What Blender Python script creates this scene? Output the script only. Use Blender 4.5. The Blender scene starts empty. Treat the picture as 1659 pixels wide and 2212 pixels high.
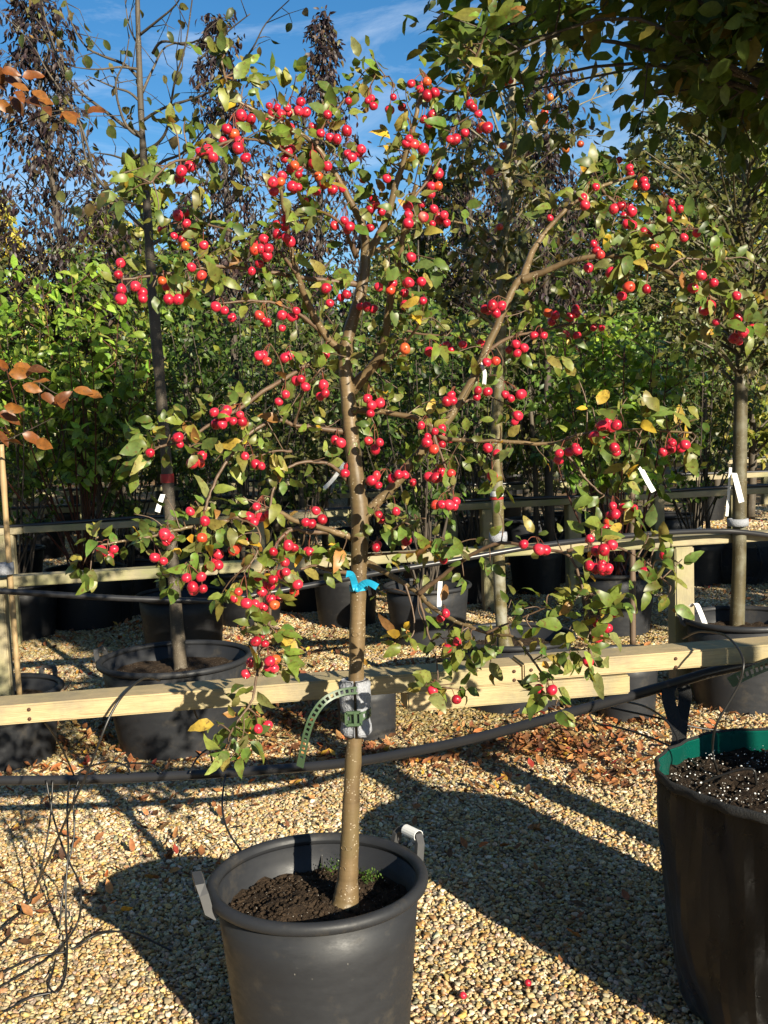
import bpy, bmesh, math, random
import numpy as np
from mathutils import Vector, Matrix

random.seed(7)
rng = np.random.default_rng(11)
R = math.radians
sc = bpy.context.scene
COL = sc.collection

# ------------------------------------------------------------------ camera
CAM_H, FPX, PITCH, ROLL = 1.45, 2300.0, R(5.12), R(2.1)
fwd = np.array([0, math.cos(PITCH), -math.sin(PITCH)])
_r0 = np.array([1.0, 0, 0]); _u0 = np.array([0, math.sin(PITCH), math.cos(PITCH)])
rgt = _r0 * math.cos(ROLL) - _u0 * math.sin(ROLL)
upv = _u0 * math.cos(ROLL) + _r0 * math.sin(ROLL)
CAM = np.array([0, 0, CAM_H])
cd = bpy.data.cameras.new('camera'); cam = bpy.data.objects.new('camera', cd); COL.objects.link(cam)
cam.matrix_world = Matrix(((rgt[0], upv[0], -fwd[0], 0), (rgt[1], upv[1], -fwd[1], 0), (rgt[2], upv[2], -fwd[2], CAM_H), (0, 0, 0, 1)))
cd.sensor_fit = 'VERTICAL'; cd.sensor_height = 36.0; cd.lens = 36.0 * FPX / 2212.0
cd.clip_start = 0.05; cd.clip_end = 600
sc.camera = cam

# ------------------------------------------------------------------ sky, sun, exposure
SUN_EL, SUN_AZ = R(22.0), R(149.4)          # azimuth clockwise from +Y: the sun stands behind the camera to the right
w = bpy.data.worlds.new('World'); sc.world = w; w.use_nodes = True
nt = w.node_tree; nt.nodes.clear()
def wn(t, **k):
    n = nt.nodes.new(t)
    for a, b in k.items(): setattr(n, a, b)
    return n
sky = wn('ShaderNodeTexSky', sky_type='NISHITA', sun_disc=False, sun_elevation=SUN_EL, sun_rotation=SUN_AZ,
         altitude=0, air_density=1.0, dust_density=0.2, ozone_density=3.0)
hs = wn('ShaderNodeHueSaturation'); hs.inputs['Saturation'].default_value = 1.3; hs.inputs['Value'].default_value = 1.0
nt.links.new(sky.outputs[0], hs.inputs['Color'])
tc = wn('ShaderNodeTexCoord'); mp = wn('ShaderNodeMapping')
mp.inputs['Scale'].default_value = (2.2, 2.2, 9.0); mp.inputs['Rotation'].default_value = (0.25, 0.35, 0.3)
nt.links.new(tc.outputs['Generated'], mp.inputs[0])
nz = wn('ShaderNodeTexNoise'); nz.inputs['Scale'].default_value = 2.4; nz.inputs['Detail'].default_value = 9; nz.inputs['Roughness'].default_value = 0.62; nz.inputs['Distortion'].default_value = 0.6
nt.links.new(mp.outputs[0], nz.inputs[0])
cr = wn('ShaderNodeValToRGB'); cr.color_ramp.elements[0].position = 0.50; cr.color_ramp.elements[1].position = 0.85
cr.color_ramp.elements[1].color = (0.5, 0.5, 0.5, 1)
nt.links.new(nz.outputs[0], cr.inputs[0])
mx = wn('ShaderNodeMixRGB'); mx.inputs[2].default_value = (8.0, 8.8, 9.8, 1)
nt.links.new(cr.outputs[0], mx.inputs[0]); nt.links.new(hs.outputs[0], mx.inputs[1])
bg = wn('ShaderNodeBackground'); bg.inputs[1].default_value = 0.062
nt.links.new(mx.outputs[0], bg.inputs[0])
wo = wn('ShaderNodeOutputWorld'); nt.links.new(bg.outputs[0], wo.inputs[0])

sl = bpy.data.lights.new('sun', 'SUN'); sun = bpy.data.objects.new('sun', sl); COL.objects.link(sun)
sl.energy = 5.0; sl.angle = R(0.53); sl.color = (1.0, 0.91, 0.73)
sdir = Vector((math.sin(SUN_AZ) * math.cos(SUN_EL), math.cos(SUN_AZ) * math.cos(SUN_EL), math.sin(SUN_EL)))
sun.rotation_euler = sdir.to_track_quat('Z', 'Y').to_euler(); sun.location = (4, -6, 6)
sc.view_settings.view_transform = 'Standard'; sc.view_settings.look = 'None'
sc.view_settings.exposure = 1.08; sc.view_settings.gamma = 1.0; sc.view_settings.use_curve_mapping = False
sc.cycles.max_bounces = 6; sc.cycles.diffuse_bounces = 3; sc.cycles.glossy_bounces = 3; sc.cycles.transparent_max_bounces = 6

# ------------------------------------------------------------------ helpers
def ray(px, py):
    return fwd + rgt * (px - 829.5) / FPX - upv * (py - 1106.0) / FPX
def P(px, py, d):                                   # the point seen at a spot of the photo, d metres in front (world Y = d)
    r = ray(px, py); return CAM + r * (d / r[1])
def G(px, py, z=0.0):                               # ... on the level at height z
    r = ray(px, py); return CAM + r * ((z - CAM_H) / r[2])
def wpx(px, d): return px * d / FPX                 # photo length to metres at distance d

def catmull(pts, vals, step=None, n=None):
    pts = np.asarray(pts, float); vals = np.asarray(vals, float)
    seg = np.linalg.norm(np.diff(pts, axis=0), axis=1)
    out, ov = [], []
    m = len(pts)
    for i in range(m - 1):
        p0, p1, p2, p3 = pts[max(i-1, 0)], pts[i], pts[i+1], pts[min(i+2, m-1)]
        k = n or max(1, int(round(seg[i] / step)))
        for t in np.arange(k) / k:
            out.append(.5 * ((2*p1) + (-p0+p2)*t + (2*p0-5*p1+4*p2-p3)*t*t + (-p0+3*p1-3*p2+p3)*t**3))
            ov.append(vals[i] + (vals[i+1] - vals[i]) * t)
    out.append(pts[-1]); ov.append(vals[-1])
    return np.array(out), np.array(ov)

class MB:
    """collects vertices and faces of one part"""
    def __init__(s): s.v, s.f, s.m, s.c, s.n, s.sm = [], [], [], [], 0, []
    def add(s, v, f, mi=0, col=None, smooth=True):
        v = np.asarray(v, float).reshape(-1, 3)
        s.v.append(v); s.f += [tuple(int(i) + s.n for i in q) for q in f]
        s.m += [mi] * len(f); s.sm += [smooth] * len(f)
        if col is None: col = (1, 1, 1)
        c = np.asarray(col, float)
        s.c.append(np.tile(c, (len(v), 1)) if c.ndim == 1 else c)
        s.n += len(v); return s
    def tube(s, pts, rad, sides=6, mi=0, col=None, cap=True):
        pts = np.asarray(pts, float); k = len(pts)
        rad = np.broadcast_to(np.asarray(rad, float), (k,))
        t = np.gradient(pts, axis=0); t /= np.linalg.norm(t, axis=1)[:, None] + 1e-12
        a = np.array([0, 0, 1.0]) if abs(t[0][2]) < .9 else np.array([1.0, 0, 0])
        u = np.cross(t[0], a); u /= np.linalg.norm(u)
        ang = np.arange(sides) * 2 * math.pi / sides
        V = []
        for i in range(k):
            u = u - t[i] * np.dot(u, t[i]); u /= np.linalg.norm(u) + 1e-12
            b = np.cross(t[i], u)
            V.append(pts[i] + rad[i] * (np.cos(ang)[:, None] * u + np.sin(ang)[:, None] * b))
        V = np.concatenate(V); F = []
        for i in range(k - 1):
            for j in range(sides):
                q = (j + 1) % sides
                F.append((i*sides+j, i*sides+q, (i+1)*sides+q, (i+1)*sides+j))
        if cap:
            F.append(tuple(range(sides))[::-1]); F.append(tuple((k-1)*sides + j for j in range(sides)))
        return s.add(V, F, mi, col)
    def ribbon(s, pts, wdir, w, th, mi=0):
        """flat strap along pts, width w along wdir, thickness th"""
        pts = np.asarray(pts, float); k = len(pts)
        wd = np.broadcast_to(np.asarray(wdir, float), (k, 3))
        t = np.gradient(pts, axis=0); t /= np.linalg.norm(t, axis=1)[:, None]
        V = []
        for i in range(k):
            a = wd[i] - t[i] * np.dot(wd[i], t[i]); a /= np.linalg.norm(a); b = np.cross(t[i], a)
            for sx, sy in ((-1, -1), (1, -1), (1, 1), (-1, 1)): V.append(pts[i] + a * sx * w / 2 + b * sy * th / 2)
        F = []
        for i in range(k - 1):
            for j in range(4):
                q = (j+1) % 4; F.append((i*4+j, i*4+q, (i+1)*4+q, (i+1)*4+j))
        F += [(3, 2, 1, 0), tuple((k-1)*4 + j for j in range(4))]
        return s.add(V, F, mi, smooth=False)
    def lathe(s, prof, seg=48, mi=0, c=(0, 0, 0), wob=None):
        V, F = [], []
        for (r, z) in prof:
            for j in range(seg):
                a = 2 * math.pi * j / seg
                rr = r if wob is None else r + wob(a, z)
                V.append((c[0] + rr * math.cos(a), c[1] + rr * math.sin(a), c[2] + z))
        for i in range(len(prof) - 1):
            for j in range(seg):
                q = (j+1) % seg; F.append((i*seg+j, i*seg+q, (i+1)*seg+q, (i+1)*seg+j))
        return s.add(V, F, mi)
    def build(s, name, mats, parent=None, loc=None):
        v = np.concatenate(s.v) if s.v else np.zeros((0, 3))
        if loc is not None: v = v - np.asarray(loc, float)
        me = bpy.data.meshes.new(name); me.from_pydata(v.tolist(), [], s.f)
        for m in (mats if isinstance(mats, (list, tuple)) else [mats]): me.materials.append(m)
        me.polygons.foreach_set('material_index', s.m); me.polygons.foreach_set('use_smooth', s.sm)
        at = me.attributes.new('col', 'FLOAT_COLOR', 'POINT')
        c = np.concatenate(s.c); at.data.foreach_set('color', np.hstack([c, np.ones((len(c), 1))]).ravel().astype(np.float32))
        me.update()
        return link(name, me, parent, loc)

def link(name, me, parent=None, loc=None):
    o = bpy.data.objects.new(name, me); COL.objects.link(o)
    if parent is not None:
        o.parent = parent
        if loc is not None: o.location = Vector(loc) - parent.location
        else: o.location = -parent.location
    elif loc is not None: o.location = loc
    return o
def tag(o, label=None, cat=None, group=None, kind=None):
    for k, v in (('label', label), ('category', cat), ('group', group), ('kind', kind)):
        if v: o[k] = v
    return o
def thing(name, label, cat, loc=(0, 0, 0), group=None):
    o = bpy.data.objects.new(name, None); COL.objects.link(o); o.location = loc; o.empty_display_size = .05
    return tag(o, label, cat, group)
def fast_mesh(name, V, T, C, mat, smooth=True):
    """triangle mesh from arrays, one colour per vertex"""
    me = bpy.data.meshes.new(name)
    me.vertices.add(len(V)); me.vertices.foreach_set('co', V.ravel().astype(np.float32))
    me.loops.add(T.size); me.loops.foreach_set('vertex_index', T.ravel().astype(np.int32))
    me.polygons.add(len(T)); me.polygons.foreach_set('loop_start', (np.arange(len(T)) * 3).astype(np.int32))
    me.polygons.foreach_set('loop_total', np.full(len(T), 3, np.int32))
    me.polygons.foreach_set('use_smooth', np.full(len(T), smooth))
    at = me.attributes.new('col', 'FLOAT_COLOR', 'POINT')
    at.data.foreach_set('color', np.hstack([C, np.ones((len(C), 1))]).ravel().astype(np.float32))
    me.materials.append(mat); me.update(calc_edges=True); return me

# ------------------------------------------------------------------ materials
def mat(name):
    m = bpy.data.materials.new(name); m.use_nodes = True; t = m.node_tree; t.nodes.clear()
    out = t.nodes.new('ShaderNodeOutputMaterial'); return m, t, out
def nd(t, ty, ins=None, **k):
    n = t.nodes.new(ty)
    for a, b in k.items(): setattr(n, a, b)
    for a, b in (ins or {}).items():
        if isinstance(b, bpy.types.NodeSocket): t.links.new(b, n.inputs[a])
        else: n.inputs[a].default_value = b
    return n
def ramp(t, fac, stops, interp='LINEAR'):
    n = t.nodes.new('ShaderNodeValToRGB'); e = n.color_ramp; e.interpolation = interp
    while len(e.elements) > 1: e.elements.remove(e.elements[-1])
    e.elements[0].position = stops[0][0]; e.elements[0].color = (*stops[0][1], 1)
    for p, c in stops[1:]:
        x = e.elements.new(p); x.color = (*c, 1)
    t.links.new(fac, n.inputs[0]); return n.outputs[0]
def mixc(t, fac, a, b, mode='MIX'):
    n = t.nodes.new('ShaderNodeMixRGB'); n.blend_type = mode
    for i, v in enumerate((fac, a, b)):
        if isinstance(v, bpy.types.NodeSocket): t.links.new(v, n.inputs[i])
        else: n.inputs[i].default_value = v if i == 0 else (*v, 1)
    return n.outputs[0]
def obj_tc(t): return t.nodes.new('ShaderNodeTexCoord').outputs['Object']
def noise(t, vec, scale, detail=4, rough=.55, dist=0):
    n = nd(t, 'ShaderNodeTexNoise', {'Scale': scale, 'Detail': detail, 'Roughness': rough, 'Distortion': dist})
    t.links.new(vec, n.inputs['Vector']); return n.outputs[0]
def bump(t, h, strength, dist=.01):
    return nd(t, 'ShaderNodeBump', {'Height': h, 'Strength': strength, 'Distance': dist}).outputs[0]
def bsdf(t, out, col, rough=.5, normal=None, spec=.5, **more):
    b = t.nodes.new('ShaderNodeBsdfPrincipled')
    for k, v in (('Base Color', col), ('Roughness', rough), ('Normal', normal), ('Specular IOR Level', spec)):
        if v is None: continue
        if isinstance(v, bpy.types.NodeSocket): t.links.new(v, b.inputs[k])
        else: b.inputs[k].default_value = (*v, 1) if k == 'Base Color' else v
    for k, v in more.items(): b.inputs[k].default_value = v
    t.links.new(b.outputs[0], out.inputs[0]); return b

def plain(name, col, rough=.5, var=.25, scale=30, bmp=0.0, spec=.5):
    m, t, o = mat(name); v = obj_tc(t); n = noise(t, v, scale, 5)
    c = mixc(t, n, tuple(x * (1 - var) for x in col), tuple(min(1, x * (1 + var)) for x in col))
    bsdf(t, o, c, rough, bump(t, n, bmp) if bmp else None, spec); return m

def leaf_mat(name, trans=.35, rough=.45, spots=0.0, spotcol=(.10, .055, .02), scale=90, rand=False):
    """thin leaf: each leaf's own colour, veins' grain, blotches, light passing through"""
    m, t, o = mat(name)
    a = nd(t, 'ShaderNodeAttribute', attribute_name='col').outputs['Color']
    v = obj_tc(t)
    if rand:
        rn = nd(t, 'ShaderNodeObjectInfo').outputs['Random']
        v = nd(t, 'ShaderNodeVectorMath', {0: v, 1: nd(t, 'ShaderNodeMath', {0: rn, 1: 37.0}, operation='MULTIPLY').outputs[0]}, operation='ADD').outputs[0]
    n = noise(t, v, scale, 3)
    c = mixc(t, 1.0, a, ramp(t, n, [(.3, (.72, .72, .72)), (.7, (1.25, 1.25, 1.2))]), 'MULTIPLY')
    if spots:
        s = ramp(t, noise(t, v, scale * 1.7, 2), [(.60, (0, 0, 0)), (.66, (1, 1, 1))])
        f = nd(t, 'ShaderNodeMath', {0: s, 1: spots}, operation='MULTIPLY').outputs[0]
        c = mixc(t, f, c, spotcol)
    b = bsdf(t, o, c, rough, None, .4)
    tr = nd(t, 'ShaderNodeBsdfTranslucent')
    t.links.new(mixc(t, 1.0, c, (1.5, 1.45, .7), 'MULTIPLY'), tr.inputs[0])
    ms = nd(t, 'ShaderNodeMixShader', {0: trans, 1: b.outputs[0], 2: tr.outputs[0]})
    t.links.new(ms.outputs[0], o.inputs[0]); return m

def bark_mat(name, a, b, spots=None, rough=.5, scale=14, moss=None):
    m, t, o = mat(name); v = obj_tc(t)
    mp = nd(t, 'ShaderNodeMapping', {'Vector': v, 'Scale': (1, 1, .35)}).outputs[0]
    n = noise(t, mp, scale, 6, .6)
    c = ramp(t, n, [(.3, a), (.7, b)])
    ring = noise(t, nd(t, 'ShaderNodeMapping', {'Vector': v, 'Scale': (.4, .4, 6)}).outputs[0], scale * 1.5, 3)
    c = mixc(t, .16, c, ramp(t, ring, [(.35, tuple(x*.55 for x in a)), (.6, b)]))
    h = n
    if moss:
        c = mixc(t, ramp(t, noise(t, v, scale*.5, 4), [(.5, (0, 0, 0)), (.62, (1, 1, 1))]), c, moss)
    if spots:
        vo = nd(t, 'ShaderNodeTexVoronoi', {'Vector': nd(t, 'ShaderNodeMapping', {'Vector': v, 'Scale': (1, 1, 1.6)}).outputs[0], 'Scale': 120.0})
        s = ramp(t, vo.outputs['Distance'], [(.16, (1, 1, 1)), (.24, (0, 0, 0))])
        k = ramp(t, noise(t, v, 25, 2), [(.47, (0, 0, 0)), (.57, (1, 1, 1))])
        f = nd(t, 'ShaderNodeMath', {0: s, 1: k}, operation='MULTIPLY').outputs[0]
        c = mixc(t, f, c, spots)
    bsdf(t, o, c, rough, bump(t, h, .35, .006)); return m

def wood_mat(name, light, dark, green=0.0):
    m, t, o = mat(name); v = obj_tc(t)
    wv = nd(t, 'ShaderNodeMapping', {'Vector': v, 'Scale': (.8, 16, 16)}).outputs[0]
    n1 = noise(t, wv, 5.5, 5, .6, 1.2)
    g = ramp(t, n1, [(.30, dark), (.42, light), (.56, tuple(x * .78 for x in light)), (.62, tuple(x * 1.1 for x in light)), (.74, tuple(x * .7 for x in light)), (.8, light)])
    fib = noise(t, nd(t, 'ShaderNodeMapping', {'Vector': v, 'Scale': (2, 60, 60)}).outputs[0], 9, 3)
    g = mixc(t, .45, g, ramp(t, fib, [(.3, dark), (.7, light)]))
    kn = nd(t, 'ShaderNodeTexVoronoi', {'Vector': nd(t, 'ShaderNodeMapping', {'Vector': v, 'Scale': (1.5, 7, 7)}).outputs[0], 'Scale': 1.1})
    g = mixc(t, ramp(t, kn.outputs['Distance'], [(.07, (.85, .85, .85)), (.16, (0, 0, 0))]), g, (.15, .085, .035))
    big = noise(t, v, 3.0, 3)
    g = mixc(t, ramp(t, big, [(.45, (0, 0, 0)), (.7, (green, green, green))]), g, (.20, .22, .07))
    dirt = ramp(t, noise(t, v, 7, 5, .7), [(.46, (0, 0, 0)), (.7, (.7, .7, .7))])
    g = mixc(t, dirt, g, (.20, .175, .13))
    bsdf(t, o, g, .75, bump(t, mixc(t, .5, n1, fib), .5, .004), .25); return m

def pot_mat(name, col, rough=.42, dust=.5):
    m, t, o = mat(name); v = obj_tc(t)
    n = noise(t, v, 4, 5, .6)
    c = mixc(t, n, tuple(x*.75 for x in col), tuple(x*1.25 for x in col))
    sc_ = noise(t, nd(t, 'ShaderNodeMapping', {'Vector': v, 'Scale': (1.6, 1.6, 3.2)}).outputs[0], 14, 7, .75)
    c = mixc(t, ramp(t, sc_, [(.64, (0, 0, 0)), (.86, (dust, dust, dust))]), c, (.16, .15, .13))
    fl = nd(t, 'ShaderNodeTexVoronoi', {'Vector': nd(t, 'ShaderNodeMapping', {'Vector': v, 'Scale': (1, 1, .6)}).outputs[0], 'Scale': 55.0})
    fk_ = nd(t, 'ShaderNodeMath', {0: ramp(t, fl.outputs['Distance'], [(.03, (.5,)*3), (.09, (0, 0, 0))]), 1: ramp(t, nd(t, 'ShaderNodeSeparateColor', {0: fl.outputs['Color']}).outputs[0], [(.88, (0, 0, 0)), (.9, (1, 1, 1))])}, operation='MULTIPLY').outputs[0]
    c = mixc(t, fk_, c, (.30, .28, .24))
    mud = ramp(t, noise(t, v, 9, 6, .7), [(.56, (0, 0, 0)), (.72, (dust*.8,)*3)])
    c = mixc(t, mud, c, (.09, .075, .055))
    wv = nd(t, 'ShaderNodeTexWave', {'Vector': v, 'Scale': 9.0, 'Distortion': 6.0, 'Detail': 2.0, 'Detail Scale': .8}, bands_direction='Z').outputs['Fac']
    r = ramp(t, sc_, [(.3, (rough-.08,)*3), (.7, (rough+.2,)*3)])
    bsdf(t, o, c, r, bump(t, mixc(t, .45, sc_, wv), .14, .004), .35); return m

M = {}
M['crab_leaf'] = leaf_mat('crab_leaf', .30, .40, .75, (.13, .075, .025), 70)
M['crab_leaf_one'] = leaf_mat('crab_leaf_one', .30, .40, .75, (.13, .075, .025), 4.2, True)
M['leaf'] = leaf_mat('leaf', .35, .42)
M['leaf_glossy'] = leaf_mat('leaf_glossy', .34, .34)
M['leaf_bough'] = leaf_mat('leaf_bough', .5, .42)
M['leaf_dark'] = leaf_mat('leaf_dark', .12, .5)
M['litter'] = leaf_mat('litter', .10, .7, .3)
M['crab_bark'] = bark_mat('crab_bark', (.075, .048, .022), (.19, .128, .062), (.42, .35, .25), .45, 18, (.13, .092, .042))
M['crab_twig'] = bark_mat('crab_twig', (.07, .038, .02), (.15, .095, .055), None, .5, 40)
M['grey_bark'] = bark_mat('grey_bark', (.030, .024, .018), (.105, .082, .055), (.30, .27, .20), .7, 18)
M['olive_bark'] = bark_mat('olive_bark', (.06, .05, .018), (.19, .15, .06), (.44, .41, .33), .55, 16, (.22, .21, .16))
M['shaded_bark'] = bark_mat('shaded_bark', (.030, .025, .012), (.10, .078, .034), (.26, .24, .18), .6, 16, (.12, .11, .07))  # bark darkened to put the shade on the slim right trunk into its colour
M['dark_bark'] = bark_mat('dark_bark', (.03, .022, .016), (.09, .07, .05), None, .8, 30)
M['red_stem'] = plain('red_stem', (.075, .022, .014), .5)
M['stalk'] = plain('stalk', (.20, .06, .035), .5)
M['wood'] = wood_mat('pine_board', (.50, .39, .22), (.25, .175, .085), .4)
M['wood_old'] = wood_mat('pine_board_weathered', (.40, .34, .21), (.20, .165, .10), .9)
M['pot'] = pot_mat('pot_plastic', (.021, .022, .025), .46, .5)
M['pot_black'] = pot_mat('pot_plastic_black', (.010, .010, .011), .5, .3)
M['handle'] = plain('handle_plastic', (.05, .05, .052), .5)
M['pipe'] = plain('pipe_plastic', (.022, .022, .024), .33, .3, 12)
M['tube'] = plain('drip_tube', (.015, .014, .013), .4)
M['foam'] = plain('grey_foam', (.30, .31, .34), .95, .35, 220, .6, .1)
M['strap'] = plain('green_strap', (.055, .095, .048), .4, .15)
M['white'] = plain('white_label', (.75, .75, .73), .6, .08)
M['blue'] = plain('blue_tape', (.012, .30, .50), .45, .2)
M['red'] = plain('red_tape', (.35, .02, .02), .5)
M['brown_cane'] = plain('brown_cane', (.12, .08, .05), .6)
M['cane'] = plain('bamboo_skin', (.36, .25, .125), .5, .3, 18)
M['webbing'] = plain('black_webbing', (.012, .012, .012), .8, .4, 300, .5)
M['moss'] = plain('moss_green', (.06, .12, .02), .8)

def m_soil(name, base, perl):
    m, t, o = mat(name); v = obj_tc(t)
    n = noise(t, v, 45, 8, .75)
    c = ramp(t, n, [(.3, tuple(x*.35 for x in base)), (.5, base), (.72, tuple(x*2.1 for x in base))])
    vo = nd(t, 'ShaderNodeTexVoronoi', {'Vector': v, 'Scale': 170.0})
    s = ramp(t, vo.outputs['Distance'], [(perl, (1, 1, 1)), (perl + .04, (0, 0, 0))])
    k = ramp(t, nd(t, 'ShaderNodeSeparateColor', {0: vo.outputs['Color']}).outputs[0], [(.72, (0, 0, 0)), (.74, (1, 1, 1))])
    c = mixc(t, nd(t, 'ShaderNodeMath', {0: s, 1: k}, operation='MULTIPLY').outputs[0], c, (.55, .52, .46))
    bsdf(t, o, c, .95, bump(t, n, .9, .02), .15); return m
M['soil'] = m_soil('soil', (.045, .030, .019), .14)
M['soil_perlite'] = m_soil('soil_perlite', (.035, .024, .016), .22)

def m_apple():
    m, t, o = mat('apple_skin')
    inf = nd(t, 'ShaderNodeObjectInfo'); v = obj_tc(t)
    c = ramp(t, inf.outputs['Random'], [(0, (.26, .005, .016)), (.45, (.44, .009, .034)), (.86, (.54, .020, .045)), (.95, (.54, .05, .018)), (1, (.50, .10, .02))])
    n = noise(t, v, 1.3, 3)
    c = mixc(t, ramp(t, n, [(.48, (0, 0, 0)), (.78, (.4, .4, .4))]), c, (.58, .06, .06))
    vo = nd(t, 'ShaderNodeTexVoronoi', {'Vector': v, 'Scale': 9.0})
    c = mixc(t, ramp(t, vo.outputs['Distance'], [(.10, (.5, .5, .5)), (.18, (0, 0, 0))]), c, (.62, .34, .22))
    bsdf(t, o, c, ramp(t, noise(t, v, 2.2, 4), [(.3, (.24,)*3), (.7, (.46,)*3)]), None, .45, **{'Coat Weight': .12, 'Coat Roughness': .2, 'Subsurface Weight': 0.0}); return m
M['apple'] = m_apple()
M['calyx'] = plain('calyx', (.07, .03, .015), .8)
def m_orange():
    m, t, o = mat('orange_fruit_skin'); v = obj_tc(t)
    inf = nd(t, 'ShaderNodeObjectInfo')
    c = ramp(t, inf.outputs['Random'], [(0, (.38, .02, .015)), (.6, (.46, .06, .02)), (1, (.48, .15, .03))])
    bsdf(t, o, mixc(t, ramp(t, noise(t, v, 1.2, 3), [(.45, (0, 0, 0)), (.7, (.6, .6, .6))]), c, (.45, .03, .02)), .35); return m
M['orange'] = m_orange()

def m_bag(name, col):
    m, t, o = mat(name); v = obj_tc(t)
    weave = nd(t, 'ShaderNodeTexWave', {'Vector': v, 'Scale': 130.0, 'Distortion': .3}, bands_direction='Z').outputs['Fac']
    n = noise(t, v, 5, 5)
    c = mixc(t, n, tuple(x*.6 for x in col), tuple(x*1.6 for x in col))
    bsdf(t, o, c, ramp(t, noise(t, v, 12, 5), [(.3, (.24,)*3), (.7, (.38,)*3)]), bump(t, mixc(t, .7, weave, noise(t, nd(t, 'ShaderNodeMapping', {'Vector': v, 'Scale': (1, 1, 5)}).outputs[0], 9, 5)), .85, .018), .38); return m
M['bag'] = m_bag('woven_bag_black', (.0065, .0055, .0045))
M['bag_green'] = m_bag('woven_bag_green', (.003, .12, .088))
M['wrap'] = m_bag('plastic_wrap', (.03, .03, .031)); 

def m_ground():
    m, t, o = mat('gravel_bed'); v = obj_tc(t)
    vo = nd(t, 'ShaderNodeTexVoronoi', {'Vector': v, 'Scale': 55.0}); s = nd(t, 'ShaderNodeSeparateColor', {0: vo.outputs['Color']}).outputs[0]
    c = ramp(t, s, [(0, (.10, .07, .04)), (.25, (.26, .19, .10)), (.5, (.40, .31, .17)), (.75, (.24, .22, .18)), (1, (.50, .44, .32))])
    c = mixc(t, ramp(t, vo.outputs['Distance'], [(.25, (0, 0, 0)), (.6, (.85,)*3)]), c, (.05, .035, .02))
    patch = ramp(t, noise(t, v, .8, 5, .65), [(.46, (0, 0, 0)), (.6, (.8,)*3)])
    lf = nd(t, 'ShaderNodeTexVoronoi', {'Vector': v, 'Scale': 18.0})
    c = mixc(t, patch, c, ramp(t, nd(t, 'ShaderNodeSeparateColor', {0: lf.outputs['Color']}).outputs[0], [(0, (.10, .04, .015)), (.5, (.24, .10, .035)), (1, (.34, .20, .08))]))
    bsdf(t, o, c, .9, bump(t, vo.outputs['Distance'], .6, -.01), .2); return m
M['ground'] = m_ground()
def m_peb():
    m, t, o = mat('pebble')
    a = nd(t, 'ShaderNodeAttribute', attribute_name='pcol', attribute_type='INSTANCER').outputs['Color']
    v = obj_tc(t); n = noise(t, v, 1.6, 4, .7)
    c = mixc(t, 1.0, a, ramp(t, n, [(.3, (.65, .62, .58)), (.7, (1.15, 1.13, 1.1))]), 'MULTIPLY')
    bsdf(t, o, c, .6, None, .35); return m
M['pebble'] = m_peb()

# ------------------------------------------------------------------ leaves
def leaf_template(st=5, fold=.18, curl=.35, wave=0.0, serr=0.0, shape='ovate', ph=0.0, twist=0.0):
    """unit leaf along +Y, normal +Z; returns vertices and triangles"""
    ys = np.linspace(0, 1, st + 2)
    prof = {'ovate': lambda y: .265 * (np.sin(math.pi * y ** .82)) ** .85, 'lance': lambda y: .19 * np.sin(math.pi * y ** .8),
            'round': lambda y: .40 * np.sin(math.pi * y ** .9) ** .7}[shape]
    V = [(0, 0, 0)]; rows = []
    for i, y in enumerate(ys[1:-1]):
        wd = prof(y) * (1 + serr * ((i % 2) * 2 - 1)); z = -curl * y * y
        zz = wave * math.sin(y * 9 + ph)
        a = twist * y
        rows.append(len(V))
        V += [(-wd * math.cos(a), y, z + fold * wd + zz - wd * math.sin(a)), (0, y, z), (wd * math.cos(a), y, z + fold * wd - zz + wd * math.sin(a))]
    V.append((0, 1 - .12 * curl, -curl)); tip = len(V) - 1; T = []
    r = rows[0]; T += [(0, r + 1, r), (0, r + 2, r + 1)]
    for r, q in zip(rows, rows[1:]):
        for k in (0, 1): T += [(r+k, r+k+1, q+k+1), (r+k, q+k+1, q+k)]
    r = rows[-1]; T += [(r, r+1, tip), (r+1, r+2, tip)]
    return np.array(V, float), np.array(T, int)
LT = {'far': leaf_template(1, .25, .3), 'far_lance': leaf_template(1, .25, .45, shape='lance'),
      'mid': leaf_template(2, .22, .4), 'mid_lance': leaf_template(2, .22, .45, shape='lance'), 'near': leaf_template(4, .2, .35, .02)}

def frames(dirs, nh):
    Y = dirs / (np.linalg.norm(dirs, axis=1)[:, None] + 1e-9)
    X = np.cross(Y, nh); X /= np.linalg.norm(X, axis=1)[:, None] + 1e-9
    return X, Y, np.cross(X, Y)
def leaves_mesh(name, pos, dirs, nh, size, cols, mat_, tmpl):
    V, T = tmpl; X, Y, Z = frames(dirs, nh); k = len(V); n = len(pos)
    W = pos[:, None, :] + size[:, None, None] * (V[None, :, 0:1] * X[:, None] + V[None, :, 1:2] * Y[:, None] + V[None, :, 2:3] * Z[:, None])
    TT = (T[None] + (np.arange(n) * k)[:, None, None]).reshape(-1, 3)
    return fast_mesh(name, W.reshape(-1, 3), TT, np.repeat(cols, k, axis=0), mat_)
def pick_cols(pal, n, jit=.22):
    p = np.array([c for c, w_ in pal]); w_ = np.array([w_ for c, w_ in pal], float)
    c = p[rng.choice(len(p), n, p=w_ / w_.sum())]
    return np.clip(c * (1 + rng.normal(0, jit, (n, 1))) * (1 + rng.normal(0, .06, (n, 3))), .002, .9)
def unit(v): return v / (np.linalg.norm(v, axis=-1, keepdims=True) + 1e-9)

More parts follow.
